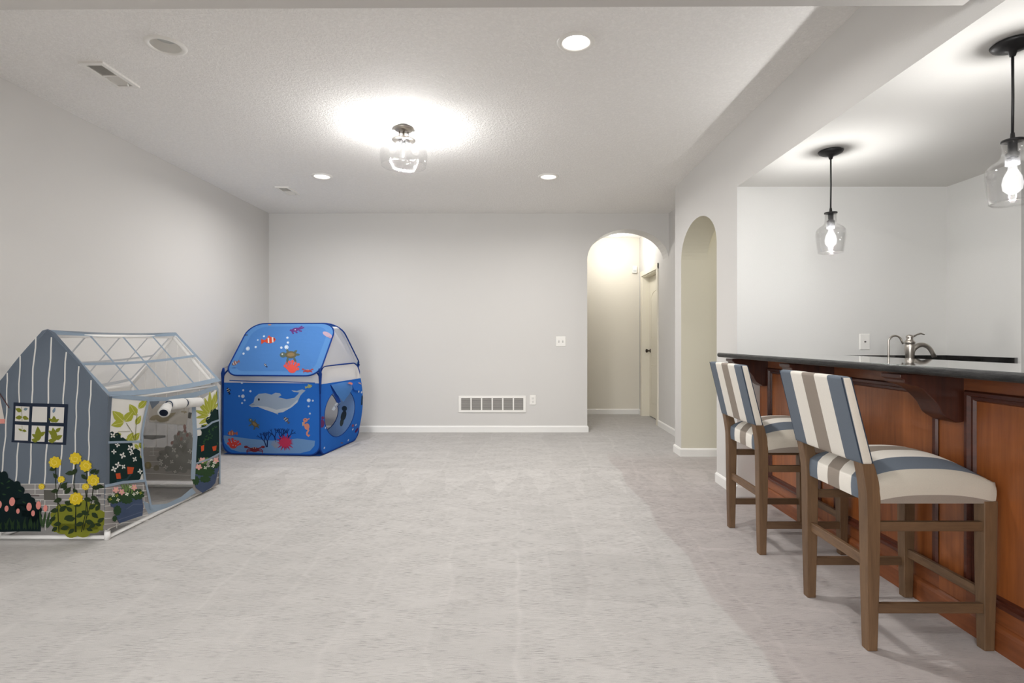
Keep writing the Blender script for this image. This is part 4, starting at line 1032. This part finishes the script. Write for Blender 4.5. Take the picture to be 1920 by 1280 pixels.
# door-side wall, zoom (crop 6: 4.267 per px from 180,720)
def mp_side(cx, cy):
    a, c = unproj(180 + cx / 4.267, 720 + cy / 4.267)
    d = HX1_ / a
    return (d - HY0_, CAMZ + c * d)
ds = lambda u, v: 0.008 * math.sin(u * 13 + 1) * math.sin(v * 5) 
def side_panel(): return Panel(HL(HX1_, HY0_, 0), (0, 1, 0), (0, 0, 1), (1, 0, 0), ds, 0.04, mp_side)
P = side_panel()
P.poly([(120, 95), (412, 130), (378, 290), (366, 420), (380, 620), (392, 780), (430, 1010), (300, 1070), (88, 1165), (80, 800), (92, 460)], WHT, 0)
P.poly([(70, 800), (400, 775), (425, 1012), (300, 1072), (60, 1170)], BRICK, 1)
for y in (835, 880, 925, 975, 1020, 1075, 1120): P.line([(62, y), (240, y - 14), (420, y - 30)], 5, (208, 206, 202), 2)
for x, y0, y1 in ((120, 835, 880), (100, 925, 975), (385, 800, 860), (390, 900, 990), (160, 1110, 1150)): P.line([(x, y0), (x + 1, y1)], 5, (208, 206, 202), 2)
# hedge
for (cx, cy, rx, ry) in ((120, 430, 38, 50), (165, 420, 28, 32), (205, 450, 26, 24)): P.bush(cx, cy, rx, ry, DKG, 3, 7, 0.08)
P.poly([(88, 440), (230, 440), (292, 476), (296, 520), (335, 545), (372, 600), (384, 680), (360, 760), (88, 800)], DKG, 3)
for (cx, cy, r_) in ((320, 560, 40), (350, 620, 34), (352, 690, 36), (330, 735, 34)): P.bush(cx, cy, r_, r_ * 1.1, DKG, 3, 6, 0.08)
# lime leaves
for (x, y, l_, w2_, a) in ((220, 300, 120, 78, -2.35), (222, 305, 105, 60, 2.9), (230, 300, 110, 70, -0.9), (320, 250, 105, 66, -2.1), (318, 325, 85, 44, -1.1), (335, 195, 100, 52, -0.85), (250, 455, 85, 50, 2.2 + PI), (305, 450, 110, 60, 2.95), (300, 450, 80, 50, -0.9), (200, 400, 70, 36, 3.0), (350, 470, 60, 44, 0.9), (345, 560, 70, 36, 1.3), (310, 480, 55, 30, 0.8)):
    P.leaf(x, y, l_, w2_, a, LIME, 2, (206, 206, 130))
P.line([(240, 312), (285, 380), (308, 450)], 4, (110, 110, 70), 4); P.line([(325, 240), (318, 350), (316, 450)], 4, (110, 110, 70), 4); P.line([(170, 380), (270, 378)], 3, (110, 110, 70), 4)
for (x, y, r_) in ((128, 410, 22), (162, 485, 20), (132, 540, 20), (203, 570, 26), (268, 510, 26), (280, 548, 22), (310, 600, 22), (162, 645, 24), (130, 680, 24), (208, 660, 20), (358, 698, 22)): P.flower(x, y, r_, (232, 232, 226), 5, 4, rot=x)
P.poly([(240, 660), (305, 665), (290, 715), (245, 720)], ORG, 5); P.poly([(142, 715), (180, 710), (186, 756), (150, 758)], ORG, 5)
P.line([(150, 775), (240, 760), (300, 690)], 16, (40, 66, 74), 4)
# pot
P.poly([(104, 955), (130, 940), (250, 900), (372, 890), (380, 975), (372, 1050), (180, 1112), (150, 1060), (128, 985), (106, 978)], POT, 4)
for (cx, cy, rx, ry) in ((130, 920, 50, 36), (190, 900, 60, 40), (240, 890, 50, 44), (330, 880, 60, 44), (160, 1010, 30, 40), (140, 1075, 18, 24), (240, 930, 50, 26)): P.bush(cx, cy, rx, ry, (52, 78, 50), 5, 9, 0.14)
P.line([(235, 1000), (300, 960), (375, 960)], 5, (100, 112, 136), 5); P.line([(170, 1085), (280, 1050), (372, 1020)], 5, (100, 112, 136), 5)
for k in range(12): P.leaf(200 + k * 8, 880 - (k % 3) * 20, 60, 14, -PI / 2 + 0.7 * math.sin(k * 2.2), (112, 140, 82), 6)
for (x, y) in ((142, 845), (190, 862), (303, 826)): P.flower(x, y, 26, PK2, 8, 5, YEL2)
for (x, y) in ((160, 925), (232, 878), (268, 822), (300, 880), (330, 868), (240, 880), (120, 890)): P.flower(x, y, 15, (238, 238, 220), 8, 4, rot=x)
for (x, y) in ((150, 890), (100, 920), (360, 870)): P.flower(x, y, 14, LIME, 7, 4)
# pale piping bands
P.line([(88, 466), (230, 462), (368, 458)], 18, RIB, 9)
P.line([(60, 815), (200, 785), (392, 772)], 22, RIB, 9)
P.line([(410, 128), (380, 280), (366, 400), (372, 560), (396, 760), (425, 900), (440, 1000)], 16, RIB, 9)
P.poly([(100, 88), (132, 92), (98, 440), (92, 800), (66, 802), (72, 440)], BLUE, 8)
P.build('near_side_panel', house, 'white and leafy printed panel beside the play house door')
P = side_panel()
P.poly([(798, 150), (975, 40), (982, 300), (985, 800), (800, 880), (775, 845), (800, 700), (805, 400)], WHT, 0)
for (x, y, l_, w2_, a) in ((910, 235, 190, 34, -1.55), (910, 235, 180, 26, -1.15), (905, 240, 150, 40, -2.3), (900, 250, 120, 34, 3.5), (930, 210, 190, 26, -1.3), (900, 250, 110, 30, 2.95), (905, 270, 95, 34, 2.6), (890, 320, 70, 30, 2.6), (910, 230, 130, 40, -1.9), (925, 220, 150, 30, -1.4), (930, 210, 80, 24, -0.9)): P.leaf(x, y, l_, w2_, a, LIME, 2, (206, 206, 130))
P.poly([(978, 200), (930, 215), (905, 260), (888, 330), (850, 370), (838, 430), (808, 470), (806, 630), (900, 590), (980, 560)], DKG, 3)
for (cx, cy, r_) in ((945, 230, 34), (905, 290, 30), (870, 360, 32), (835, 440, 30), (825, 500, 26)): P.bush(cx, cy, r_, r_, DKG, 3, 7, 0.08)
for k in range(26): P.leaf(840 + 130 * ((k * .618) % 1), 330 + 200 * ((k * .37) % 1), 22, 9, k * 1.7, (48, 82, 50), 4)
P.poly([(840, 495), (862, 485), (860, 530), (842, 540)], ORG, 5); P.poly([(918, 500), (955, 490), (948, 530), (925, 535)], ORG, 5)
P.poly([(800, 635), (982, 545), (985, 800), (800, 880), (775, 845)], BRICK, 1)
for y in (600, 640, 680, 720, 760): P.line([(800, y + 60), (985, y - 20)], 5, (208, 206, 202), 2)
P.poly([(800, 720), (960, 650), (985, 640), (970, 700), (950, 790), (915, 830), (850, 870), (800, 830), (785, 780)], POT, 4)
for (cx, cy, rx, ry) in ((830, 690, 40, 36), (880, 700, 60, 40), (850, 640, 30, 44), (940, 640, 40, 34), (800, 770, 26, 36), (870, 760, 40, 26)): P.bush(cx, cy, rx, ry, (52, 78, 50), 5, 9, 0.14)
for k in range(8): P.leaf(840 + k * 5, 640, 60, 12, -PI / 2 + 0.6 * math.sin(k * 2.2), (112, 140, 82), 6)
for (x, y) in ((848, 608), (948, 610), (822, 662)): P.flower(x, y, 24, PK2, 8, 5, YEL2)
for (x, y) in ((868, 668), (925, 655), (935, 630), (905, 600)): P.flower(x, y, 14, (238, 238, 220), 8, 4, rot=x)
P.line([(800, 362), (870, 345), (920, 305), (982, 285)], 14, RIB, 9); P.line([(803, 635), (890, 600), (982, 550)], 13, RIB, 9)
P.line([(972, 36), (980, 300), (984, 800)], 12, RIB, 9)
P.line([(775, 180), (795, 420), (785, 620), (775, 760)], 34, RIB, 9)
P.build('far_side_panel', house, 'leafy printed panel on the far side of the play house door')
# header over the door, eave ribbon and sill
P = side_panel()
P.poly([(110, 78), (400, 100), (560, 105), (800, 60), (970, 10), (980, 36), (800, 100), (700, 128), (420, 138), (120, 110)], RIB, 3)
P.poly([(410, 100), (520, 106), (500, 150), (445, 200), (425, 150)], BLUE, 2)
P.build('eave_band', house, 'pale blue cloth band along the eave')
P = side_panel()
P.poly([(380, 930), (440, 965), (560, 955), (680, 900), (770, 830), (800, 868), (700, 930), (560, 990), (420, 1038), (396, 990)], RIB, 3)
P.build('door_sill_band', house, 'pale blue cloth band at the foot of the door')
# rolled-up curtain
b = MB()
def SP(cx, cy, out):
    u, v = mp_side(cx, cy); return HL(HX1_ + out, HY0_ + u, v)
p0, p1, p2, p3 = SP(478, 228, 0.05), SP(530, 180, 0.03), SP(620, 152, 0.03), SP(800, 140, 0.03)
def puff(b, a, c, r0, r1, n=9, pinch=0.6):
    ps = [a.lerp(c, k / n) for k in range(n + 1)]; rs = []
    for k in range(n + 1):
        s_ = k / n; e = min(1, min(s_, 1 - s_) * 5 * 1.0 + pinch) if pinch < 1 else 1
        rs.append((r0 + (r1 - r0) * s_) * e)
    b.tube(ps, rs, M['cloth_white'], 18)
M['cloth_white'] = fab((230, 229, 226))
puff(b, p0, p1, 0.034, 0.028, pinch=1); puff(b, SP(545, 165, 0.03), SP(672, 150, 0.03), 0.034, 0.033, pinch=0.6); puff(b, SP(678, 150, 0.03), SP(805, 142, 0.03), 0.033, 0.032, pinch=0.6)
ro = b.build('rolled_curtain', house, True, label='white door curtain rolled up')
b = MB(); dv = (p0 - p1).normalized()
b.tube([p0 + dv * 0.0005, p0 + dv * 0.003], 0.024, fab(NAVY), 18); b.tube([p0 + dv * 0.002, p0 + dv * 0.0045], 0.017, fab((30, 36, 50)), 18); b.build('roll_end', ro)
for q in (SP(545, 165, 0.03), SP(675, 150, 0.03)):
    b = MB()
    c = [q + Vector((math.cos(a) * 0.024, 0, math.sin(a) * 0.024)) for a in [2 * PI * k / 16 for k in range(16)]]
    b.tube(c, 0.0035, fab((70, 84, 104)), 6, close=True); b.build('tie_strap', ro)

# ------------------------------------------------------------------ blue pop-up tent
FL, FR = Vector((-2.865, 5.19, 0)), Vector((-1.885, 5.10, 0)); BR_, BL_ = Vector((-1.79, 5.93, 0)), Vector((-2.77, 6.02, 0))
tent = thing('pop_up_tent', ((FL + BR_) / 2), 'bright blue pop-up play tent with an undersea print and dolphin', 'play tent')
TO = (FL + BR_) / 2
def TL(p): return Vector(p) - TO
TB = (46, 114, 204); TB2 = (94, 146, 206); TB3 = (84, 136, 200); TED = (32, 68, 146); SAND = (118, 160, 206)
uF = (FR - FL).normalized(); nF = Vector((uF.y, -uF.x, 0)); WF = (FR - FL).length
def mk_mp(O, U, N):
    def mp(cx, cy):
        a, c = unproj(380 + cx / 4.268, 580 + cy / 4.268); ray = Vector((a, 1, c)); cam0 = Vector((0, 0, CAMZ))
        d = (O - cam0).dot(N) / ray.dot(N); p = cam0 + ray * d - O
        return (p.dot(U), p.z)
    return mp
def rrect(w_, z0, z1, r0, r1, n=8):
    pts = []
    for (cx, cz, r_, a0) in ((w_ - r0, z0 + r0, r0, -PI / 2), (w_ - r1, z1 - r1, r1, 0), (r1, z1 - r1, r1, PI / 2), (r0, z0 + r0, r0, PI)):
        for k in range(n + 1):
            a = a0 + PI / 2 * k / n; pts.append((cx + r_ * math.cos(a), cz + r_ * math.sin(a)))
    return pts
def bulge(W_, H_, amt): return lambda u, v: amt * max(0, math.sin(PI * max(0, min(1, u / W_)))) * max(0, math.sin(PI * max(0, min(1, v / H_))))
P = Panel(TL(FL), uF, (0, 0, 1), nF, bulge(WF, 0.85, 0.02), 0.07, mk_mp(FL, uF, nF))
ol = rrect(WF, 0.008, 0.84, 0.11, 0.12)
low = clip(ol, 1, 0.70, False); up = clip(ol, 1, 0.70, True)
P.poly(low, TB, 0, raw=True); P.poly(up, M['net2'], 0, raw=True)
P.poly([(160, 1005), (400, 1035), (620, 1050), (760, 1030), (900, 1050), (895, 1090), (860, 1130), (780, 1150), (560, 1150), (300, 1140), (230, 1120), (180, 1070)], SAND, 1)
P.line([(215, 568), (420, 574), (640, 576), (900, 588)], 7, (52, 96, 176), 1)
DOL = (168, 186, 204); DB = (204, 212, 220)
P.poly([(378, 765), (415, 742), (425, 700), (455, 674), (510, 668), (560, 680), (590, 664), (625, 668), (638, 685), (612, 700), (680, 716), (740, 705), (770, 675), (775, 662), (735, 660), (716, 645), (760, 650), (800, 638), (826, 648), (800, 672), (785, 690), (765, 740), (720, 780), (650, 815), (615, 820), (612, 838), (575, 822), (540, 808), (500, 785), (450, 772), (400, 780)], DOL, 2)
P.poly([(400, 780), (450, 768), (520, 775), (600, 800), (700, 780), (765, 720), (765, 740), (720, 780), (650, 820), (590, 826), (500, 796), (450, 776)], DB, 3)
P.ell(459, 718, 7, 10, (20, 24, 30), 4)
P.line([(385, 762), (425, 758)], 3, (110, 130, 150), 4)
def fish(P, x, y, s_, c1, c2, flip=1, l=3, rot=0):
    ca, sa = math.cos(rot), math.sin(rot)
    def T(p): return (x + flip * (p[0] * ca - p[1] * sa) * s_, y + (p[0] * sa + p[1] * ca) * s_)
    P.poly([T(p) for p in ((-30, 0), (-22, -11), (-5, -17), (12, -12), (24, -4), (40, -13), (42, 0), (40, 13), (24, 4), (12, 13), (-5, 16), (-22, 11))], c1, l)
    for u in (-14, 6):
        P.poly([T(p) for p in ((u - 4, -13), (u + 3, -14), (u + 3, 13), (u - 4, 13))], c2, l + 1)
    P.poly([T(p) for p in ((-6, -16), (2, -26), (12, -13))], c1, l)
    P.ell(*T((-22, -3)), 3 * s_, 3 * s_, (20, 20, 20), l + 2, n=8)
def turtle(P, x, y, s_, rot, l=3):
    ca, sa = math.cos(rot), math.sin(rot)
    def T(a, c): return (x + (a * ca - c * sa) * s_, y + (a * sa + c * ca) * s_)
    sh, sk = (108, 104, 82), (92, 110, 104)
    P.ell(*T(0, 0), 34 * s_, 20 * s_, sh, l + 1, rot); P.ell(*T(0, 0), 22 * s_, 11 * s_, (150, 128, 92), l + 2, rot)
    P.ell(*T(-46, -2), 19 * s_, 15 * s_, sk, l, rot)
    for (a, c, ln_, an) in ((-18, 12, 40, 1.9), (14, 14, 34, 1.2), (-14, -12, 26, -1.9), (28, 0, 26, 0.1), (20, -10, 24, -0.6)):
        q = T(a, c); P.leaf(q[0], q[1], ln_ * s_, 14 * s_, an + rot, sk, l)
    P.ell(*T(-50, -6), 5 * s_, 5 * s_, (230, 230, 226), l + 1, n=10); P.ell(*T(-51, -6), 2.2 * s_, 2.2 * s_, (20, 20, 20), l + 2, n=8)
def crab(P, x, y, s_, c=(150, 60, 66), l=3):
    P.ell(x, y, 34 * s_, 20 * s_, c, l + 1)
    for sg in (-1, 1):
        for k in range(3): P.line([(x + sg * 25 * s_, y + (k * 6 - 2) * s_), (x + sg * (52 + 6 * k) * s_, y + (-6 + 10 * k) * s_), (x + sg * (66 - 3 * k) * s_, y + (14 + 9 * k) * s_)], 6 * s_, c, l)
        P.line([(x + sg * 26 * s_, y - 8 * s_), (x + sg * 56 * s_, y - 20 * s_)], 8 * s_, c, l); P.ell(x + sg * 68 * s_, y - 22 * s_, 16 * s_, 10 * s_, c, l + 1)
        P.ell(x + sg * 9 * s_, y - 13 * s_, 4.5 * s_, 4.5 * s_, (232, 230, 226), l + 2, n=10); P.ell(x + sg * 9 * s_, y - 12 * s_, 2 * s_, 2 * s_, (20, 20, 20), l + 3, n=8)
def bubbles(P, lst, l=3):
    for (x, y, r_) in lst:
        P.ell(x, y, r_, r_, (196, 216, 236), l, n=14)
        if r_ > 8: P.ell(x - r_ * .2, y, r_ * 0.55, r_ * 0.5, (230, 238, 244), l + 1, n=12)
def coral(P, x, y, s_, c, l=3, n=7, seed=1):
    rnd = random.Random(seed)
    for k in range(n):
        a = -PI / 2 + (k - (n - 1) / 2) * 2.3 / n; ln_ = s_ * (0.75 + rnd.random() * 0.4)
        P.line([(x, y), (x + ln_ * .5 * math.cos(a), y + ln_ * .5 * math.sin(a)), (x + ln_ * math.cos(a + .1), y + ln_ * math.sin(a + .1))], s_ * 0.2, c, l)
        P.ell(x + ln_ * math.cos(a + .1), y + ln_ * math.sin(a + .1), s_ * .16, s_ * .16, c, l, n=10)
    P.ell(x, y - s_ * .35, s_ * .5, s_ * .45, c, l)
bubbles(P, [(318, 585, 10), (330, 645, 9), (389, 653, 9), (298, 692, 8), (328, 693, 15), (343, 725, 8), (322, 747, 8), (852, 726, 15), (884, 729, 8), (851, 774, 8), (861, 832, 8)])
fish(P, 855, 615, 0.8, (190, 190, 110), (160, 170, 150), -1, 3, 0.3)
fish(P, 208, 648, 0.8, (38, 42, 58), (216, 220, 224), 1, 3, 1.2)
fish(P, 676, 880, 0.9, (96, 100, 118), (200, 200, 200), 1, 3, 0.9)
fish(P, 236, 990, 1.15, (178, 108, 92), (214, 160, 130))
turtle(P, 425, 915, 0.95, 0.7)
# sea horse
SH = (222, 150, 128)
P.line([(838, 880), (858, 872)], 8, SH, 3); P.ell(826, 884, 18, 16, SH, 3)
P.line([(822, 890), (812, 915), (834, 945), (850, 965), (838, 985), (838, 1000), (850, 1012), (857, 1000)], 15, SH, 3); P.ell(838, 935, 20, 26, SH, 3); P.line([(806, 900), (806, 930)], 7, (206, 190, 150), 4)
P.ell(824, 878, 3.5, 3.5, (20, 20, 20), 4, n=8)
# navy branching coral
NV = (26, 44, 96)
rnd = random.Random(3)
def branch(x, y, a, ln_, w_, dep):
    x2, y2 = x + ln_ * math.cos(a), y + ln_ * math.sin(a)
    P.line([(x, y), (x2, y2)], w_, NV, 3)
    if dep:
        for s_ in (-1, 1): branch(x2, y2, a + s_ * (0.28 + 0.25 * rnd.random()), ln_ * 0.75, w_ * 0.75, dep - 1)
for (x, a) in ((515, -1.9), (520, -1.5), (590, -1.75), (620, -1.4), (680, -1.3), (650, -1.6)): branch(x, 1100 if x < 560 else 1060, a, 46 if x < 560 else 42, 8, 3)
for k in range(30):
    a = 2 * PI * k / 30; P.leaf(665, 1062, 62 + 18 * math.sin(k * 2.7), 12, a, (176, 52, 92), 5)
P.ell(665, 1062, 46, 36, (196, 60, 96), 6)
for k in range(12): P.line([(588, 1108), (588 + 44 * math.cos(-0.4 - k * .2), 1108 + 66 * math.sin(-0.4 - k * .2))], 4, (150, 160, 180), 4)
coral(P, 248, 1105, 66, (214, 76, 70), 4, 6)
bubbles(P, [(235, 1060, 4), (262, 1055, 4), (246, 1085, 4), (268, 1090, 4)], 6)
crab(P, 418, 1120, 1.0, (124, 48, 58))
P.build('front_wall', tent, 'blue front wall with a pale dolphin, crab and coral')
# side wall with the round door
uS = (BR_ - FR).normalized(); nS = Vector((uS.y, -uS.x, 0)); WS = (BR_ - FR).length
def ring_panel(P, ol, hc, hr, mat_lo, mat_hi, zsplit):
    cx, cz = hc; rx, rz = hr; n = 48
    # cut into sectors: quads between hole and outline by angle
    def edge_pt(a):
        dx, dz = math.cos(a), math.sin(a); best = None
        for i in range(len(ol)):
            p, q = ol[i], ol[(i + 1) % len(ol)]; ex, ez = q[0] - p[0], q[1] - p[1]; det = dx * (-ez) + ex * dz
            if abs(det) < 1e-9: continue
            t_ = ((p[0] - cx) * (-ez) + ex * (p[1] - cz)) / det; s_ = (dx * (p[1] - cz) - dz * (p[0] - cx)) / det
            if t_ > 0 and -1e-6 <= s_ <= 1 + 1e-6 and (best is None or t_ > best): best = t_
        return (cx + dx * best, cz + dz * best)
    for k in range(n):
        a0, a1 = 2 * PI * k / n, 2 * PI * (k + 1) / n
        h0, h1 = (cx + rx * math.cos(a0), cz + rz * math.sin(a0)), (cx + rx * math.cos(a1), cz + rz * math.sin(a1))
        q = [h0, edge_pt(a0), edge_pt(a1), h1]
        lo, hi = clip(q, 1, zsplit, False), clip(q, 1, zsplit, True)
        if len(lo) > 2: P.poly(lo, mat_lo, 0, raw=True)
        if len(hi) > 2: P.poly(hi, mat_hi, 0, raw=True)
def mp8(cx, cy):  # zoom of the side wall, 8 per photo pixel from 590,690
    return mk_mp(FR, uS, nS)((590 + cx / 8 - 380) * 4.268, (690 + cy / 8 - 580) * 4.268)
ds8 = lambda u, v: 0.035 * max(0, math.sin(PI * max(0, min(1, u / WS)))) * max(0, math.sin(PI * max(0, min(1, v / 0.9)))) + 0.075 * max(0, u / WS) ** 2 * max(0, math.sin(PI * max(0, min(1, v / 0.9))))
P = Panel(TL(FR), uS, (0, 0, 1), nS, ds8, 0.07, mp8); P.lim = (0, WS)
ols = rrect(WS, 0.008, 0.86, 0.09, 0.10)
hc, hr = (0.355, 0.375), (0.29, 0.245)
ring_panel(P, ols, hc, hr, fab(TB), M['net2'], 0.69)
SBk = (112, 60, 108)
P.ell(100, 830, 34, 62, SBk, 2); P.ell(112, 745, 18, 24, SBk, 2); P.line([(70, 890), (66, 850)], 10, SBk, 2)
for (x, y) in ((325, 430), (572, 350), (610, 360), (560, 850), (525, 915), (490, 1080), (140, 1195), (150, 890)): P.ell(x, y, 9, 17, (200, 214, 232), 2, 0.3)
P.line([(230, 630), (285, 520)], 34, (206, 212, 220), 2)
for k in range(4): P.line([(250 + k * 14, 560 - k * 10), (270 + k * 14, 600 - k * 16)], 6, (60, 70, 110), 3)
P.line([(620, 410), (612, 480), (610, 550)], 20, (40, 60, 80), 2); P.ell(516, 860, 18, 20, (150, 90, 120), 2); P.ell(590, 930, 18, 40, (90, 50, 110), 2, 0.4); P.ell(395, 1120, 22, 10, (120, 100, 120), 2); P.line([(540, 205), (590, 240)], 14, (212, 190, 170), 2)
P.build('side_wall', tent, 'blue side wall with a round door opening')
# door flap rolled above the opening
b = MB()
def S8(cx, cy, out): u, v = mp8(cx, cy); return P.at(u, v, out)
F_ = [S8(205, 250, 0.012), S8(330, 205, 0.05), S8(450, 205, 0.03), S8(430, 300, 0.05), S8(385, 390, 0.045), S8(325, 505, 0.03), S8(265, 400, 0.02), S8(330, 320, 0.07)]
b.add(F_, [(0, 1, 7), (1, 2, 7), (2, 3, 7), (3, 4, 7), (4, 5, 7), (5, 6, 7), (6, 0, 7)], fab(TB3))
b.add([S8(205, 250, 0.002), S8(240, 250, 0.01), S8(305, 500, 0.02), S8(285, 530, 0.005), S8(225, 330, 0.0)], [(0, 1, 2, 3, 4)], fab(TED))
b.add([S8(450, 205, 0.02), S8(570, 190, 0.02), S8(580, 260, 0.03), S8(545, 330, 0.04), S8(490, 330, 0.02)], [(0, 1, 2, 3, 4)], fab(TB))
b.add([S8(345, 225, 0.072), S8(385, 205, 0.062), S8(430, 222, 0.058), S8(405, 250, 0.07)], [(0, 1, 2, 3)], fab((216, 130, 116)))
b.add([S8(535, 218, 0.032), S8(570, 215, 0.032), S8(580, 245, 0.034)], [(0, 1, 2)], fab((216, 170, 150)))
b.build('door_flap', tent, True, fixn=False)
# back and left walls
uB = (BL_ - BR_).normalized(); nB = Vector((uB.y, -uB.x, 0))
P = Panel(TL(BR_), uB, (0, 0, 1), nB, lambda u, v: 0, 0.07)
ring_panel(P, rrect(WF, 0.008, 0.84, 0.11, 0.12), (0.51, 0.33), (0.30, 0.27), fab((150, 186, 226)), M['net2'], 0.70)
tx, ty = 0.147, 0.27
P.ell(tx, ty, 0.03, 0.06, (86, 96, 96), -2, 0.3); P.ell(tx - 0.01, ty + 0.08, 0.03, 0.03, (86, 100, 104), -2); P.ell(tx + .02, ty - .07, 0.02, 0.05, (104, 112, 104), -2, 0.2)
P.build('back_wall', tent)
uL = (FL - BL_).normalized(); nL = Vector((uL.y, -uL.x, 0))
P = Panel(TL(BL_), uL, (0, 0, 1), nL, lambda u, v: 0, 0.07)
oll = rrect(WS, 0.008, 0.86, 0.09, 0.10)
P.poly(clip(oll, 1, 0.70, False), (150, 186, 226), 0, raw=True); P.poly(clip(oll, 1, 0.70, True), M['net2'], 0, raw=True)
P.build('left_wall', tent)
b = MB(); b.add([TL(p) + Vector((0, 0, 0.006)) for p in (FL, FR, BR_, BL_)], [(0, 1, 2, 3)], fab((60, 108, 178))); b.build('ground_sheet', tent, fixn=False)
# roof panels
RL, RR = Vector((-2.80, 5.60, 1.285)), Vector((-1.815, 5.51, 1.285))
FBL, FBR = Vector((-2.815, 5.12, 0.775)), Vector((-1.875, 5.035, 0.775))
BBR, BBL = Vector((-1.755, 6.02, 0.80)), Vector((-2.72, 6.11, 0.80))
def roof_panel(bl, br, tl, tr, name, label, mp=None, decorate=None):
    U = (br - bl + tr - tl).normalized(); V_ = ((tl - bl) + (tr - br)); V_ = (V_ - U * V_.dot(U)).normalized(); N_ = U.cross(V_)
    if N_.z < 0: N_ = -N_
    W_ = (br - bl).length; H_ = ((tl - bl) + (tr - br)).length / 2
    shear = (tl - bl).dot(U) / H_
    def m2(cx, cy):
        a, c = unproj(380 + cx / 4.268, 580 + cy / 4.268); ray = Vector((a, 1, c)); cam0 = Vector((0, 0, CAMZ))
        d = (bl - cam0).dot(N_) / ray.dot(N_); p = cam0 + ray * d - bl
        return (p.dot(U), p.dot(V_))
    dd = lambda u, v: 0.035 * max(0, math.sin(PI * max(0, min(1, u / W_)))) * max(0, math.sin(PI * max(0, min(1, v / H_))))
    P = Panel(TL(bl), U, V_, N_, dd, 0.05, m2)
    ol = [(p[0] + shear * p[1], p[1]) for p in rrect(W_, 0, H_, 0.13, 0.17)]
    P.poly(ol, TB2, 0, raw=True)
    if decorate:
        inn = [(W_ / 2 + (p[0] - W_ / 2) * 0.86 , H_ / 2 + (p[1] - H_ / 2) * 0.86) for p in ol]
        P.poly(inn, TB3, 1, raw=True)
        decorate(P)
    o = P.build(name, tent, label)
    return [P.at(u, v) for u, v in ol], P
def deco(P):
    fish(P, 545, 262, 1.7, (214, 84, 60), (232, 226, 220), -1, 3, 0.1)
    bubbles(P, [(497, 225, 9), (447, 254, 7), (432, 312, 10), (366, 320, 17), (331, 359, 10), (688, 243, 10), (693, 284, 10), (682, 321, 17), (641, 325, 10)])
    turtle(P, 715, 378, 1.35, -0.08)
    coral(P, 718, 505, 70, (226, 92, 82), 3, 7, 5); crab(P, 842, 494, 0.55, (176, 74, 70))
    fish(P, 262, 432, 0.95, (150, 110, 110), (206, 200, 190), 1, 3, -0.4); fish(P, 508, 455, 0.5, (60, 70, 100), (214, 220, 226), 1, 3, 0.8)
    fish(P, 345, 205, 0.4, (60, 70, 90), (120, 120, 130), 1, 3)
    c = (108, 64, 134)
    P.ell(745, 172, 32, 18, c, 3, -0.3); 
    for (x, y, x2, y2) in ((770, 170, 815, 150), (765, 165, 800, 138), (775, 180, 800, 185), (720, 185, 735, 210), (750, 190, 765, 200), (715, 170, 705, 182)): P.line([(x, y), (x2, y2)], 12, c, 3)
    P.ell(746, 172, 5, 5, (230, 230, 230), 4, n=8)
    P.ell(1000, 205, 40, 18, (196, 170, 186), 3, 0.45); P.line([(1010, 215), (1040, 240)], 8, (160, 130, 150), 3); P.line([(995, 215), (1020, 232)], 5, (160, 130, 150), 3)
    P.ell(537, 124, 14, 6, (190, 150, 130), 3)
rim1, PF = roof_panel(FBL, FBR, RL, RR, 'front_roof_panel', 'light blue front roof panel with a printed orange fish and turtle', decorate=deco)
rim2, PBk = roof_panel(BBL, BBR, RL, RR, 'back_roof_panel', 'light blue rear roof panel')
# gable nets follow the edges of both roof panels
for a, c, i0, i1, rev in ((FR, BR_, 8, 14, False), (FL, BL_, 22, 28, True)):
    f1, f2 = rim1[i0:i1], rim2[i0:i1]
    if rev: f1, f2 = f1[::-1], f2[::-1]
    b = MB(); vs = [TL(a + Vector((0, 0, 0.84)))] + f1 + f2[::-1] + [TL(c + Vector((0, 0, 0.84)))]
    b.add(vs, [tuple(range(len(vs)))], M['net2']); b.build('gable_mesh', tent, fixn=False)
# wire hoop piping
def hoop(pts, rad, parent=tent, c=TED):
    b = MB(); b.tube(pts, rad, fab(c), 8, close=True); b.build('edge_piping', parent, True)
PFr = Panel(TL(FL), uF, (0, 0, 1), nF, bulge(WF, 0.85, 0.02)); hoop([PFr.at(u, v) for u, v in ol_ ] if False else [PFr.at(u, v) for u, v in rrect(WF, 0.01, 0.84, 0.11, 0.12)], 0.007)
PSd = Panel(TL(FR), uS, (0, 0, 1), nS, ds8); hoop([PSd.at(u, v) for u, v in ols], 0.007)
hoop([PSd.at(hc[0] + hr[0] * math.cos(a), hc[1] + hr[1] * math.sin(a)) for a in [2 * PI * k / 40 for k in range(40)]], 0.004, c=(36, 74, 150))
PBb = Panel(TL(BR_), uB, (0, 0, 1), nB); hoop([PBb.at(0.51 + 0.30 * math.cos(a), 0.33 + 0.27 * math.sin(a)) for a in [2 * PI * k / 40 for k in range(40)]], 0.004)
hoop([PBb.at(u, v) for u, v in rrect(WF, 0.01, 0.84, 0.11, 0.12)], 0.006)
hoop(rim1, 0.007); hoop(rim2, 0.007)
for (a, e) in ((FR, FBR), (BR_, BBR), (FL, FBL), (BL_, BBL)):
    b = MB(); b.tube([TL(Vector((a.x, a.y, 0.60))), TL(Vector((a.x, a.y, 0.72))), TL(Vector((a.x, a.y, 0.79))), TL(Vector((e.x * .5 + a.x * .5, e.y * .5 + a.y * .5, 0.84)))], [0.008, 0.013, 0.018, 0.010], fab(TED), 8)
    b.build('corner_binding', tent, True)
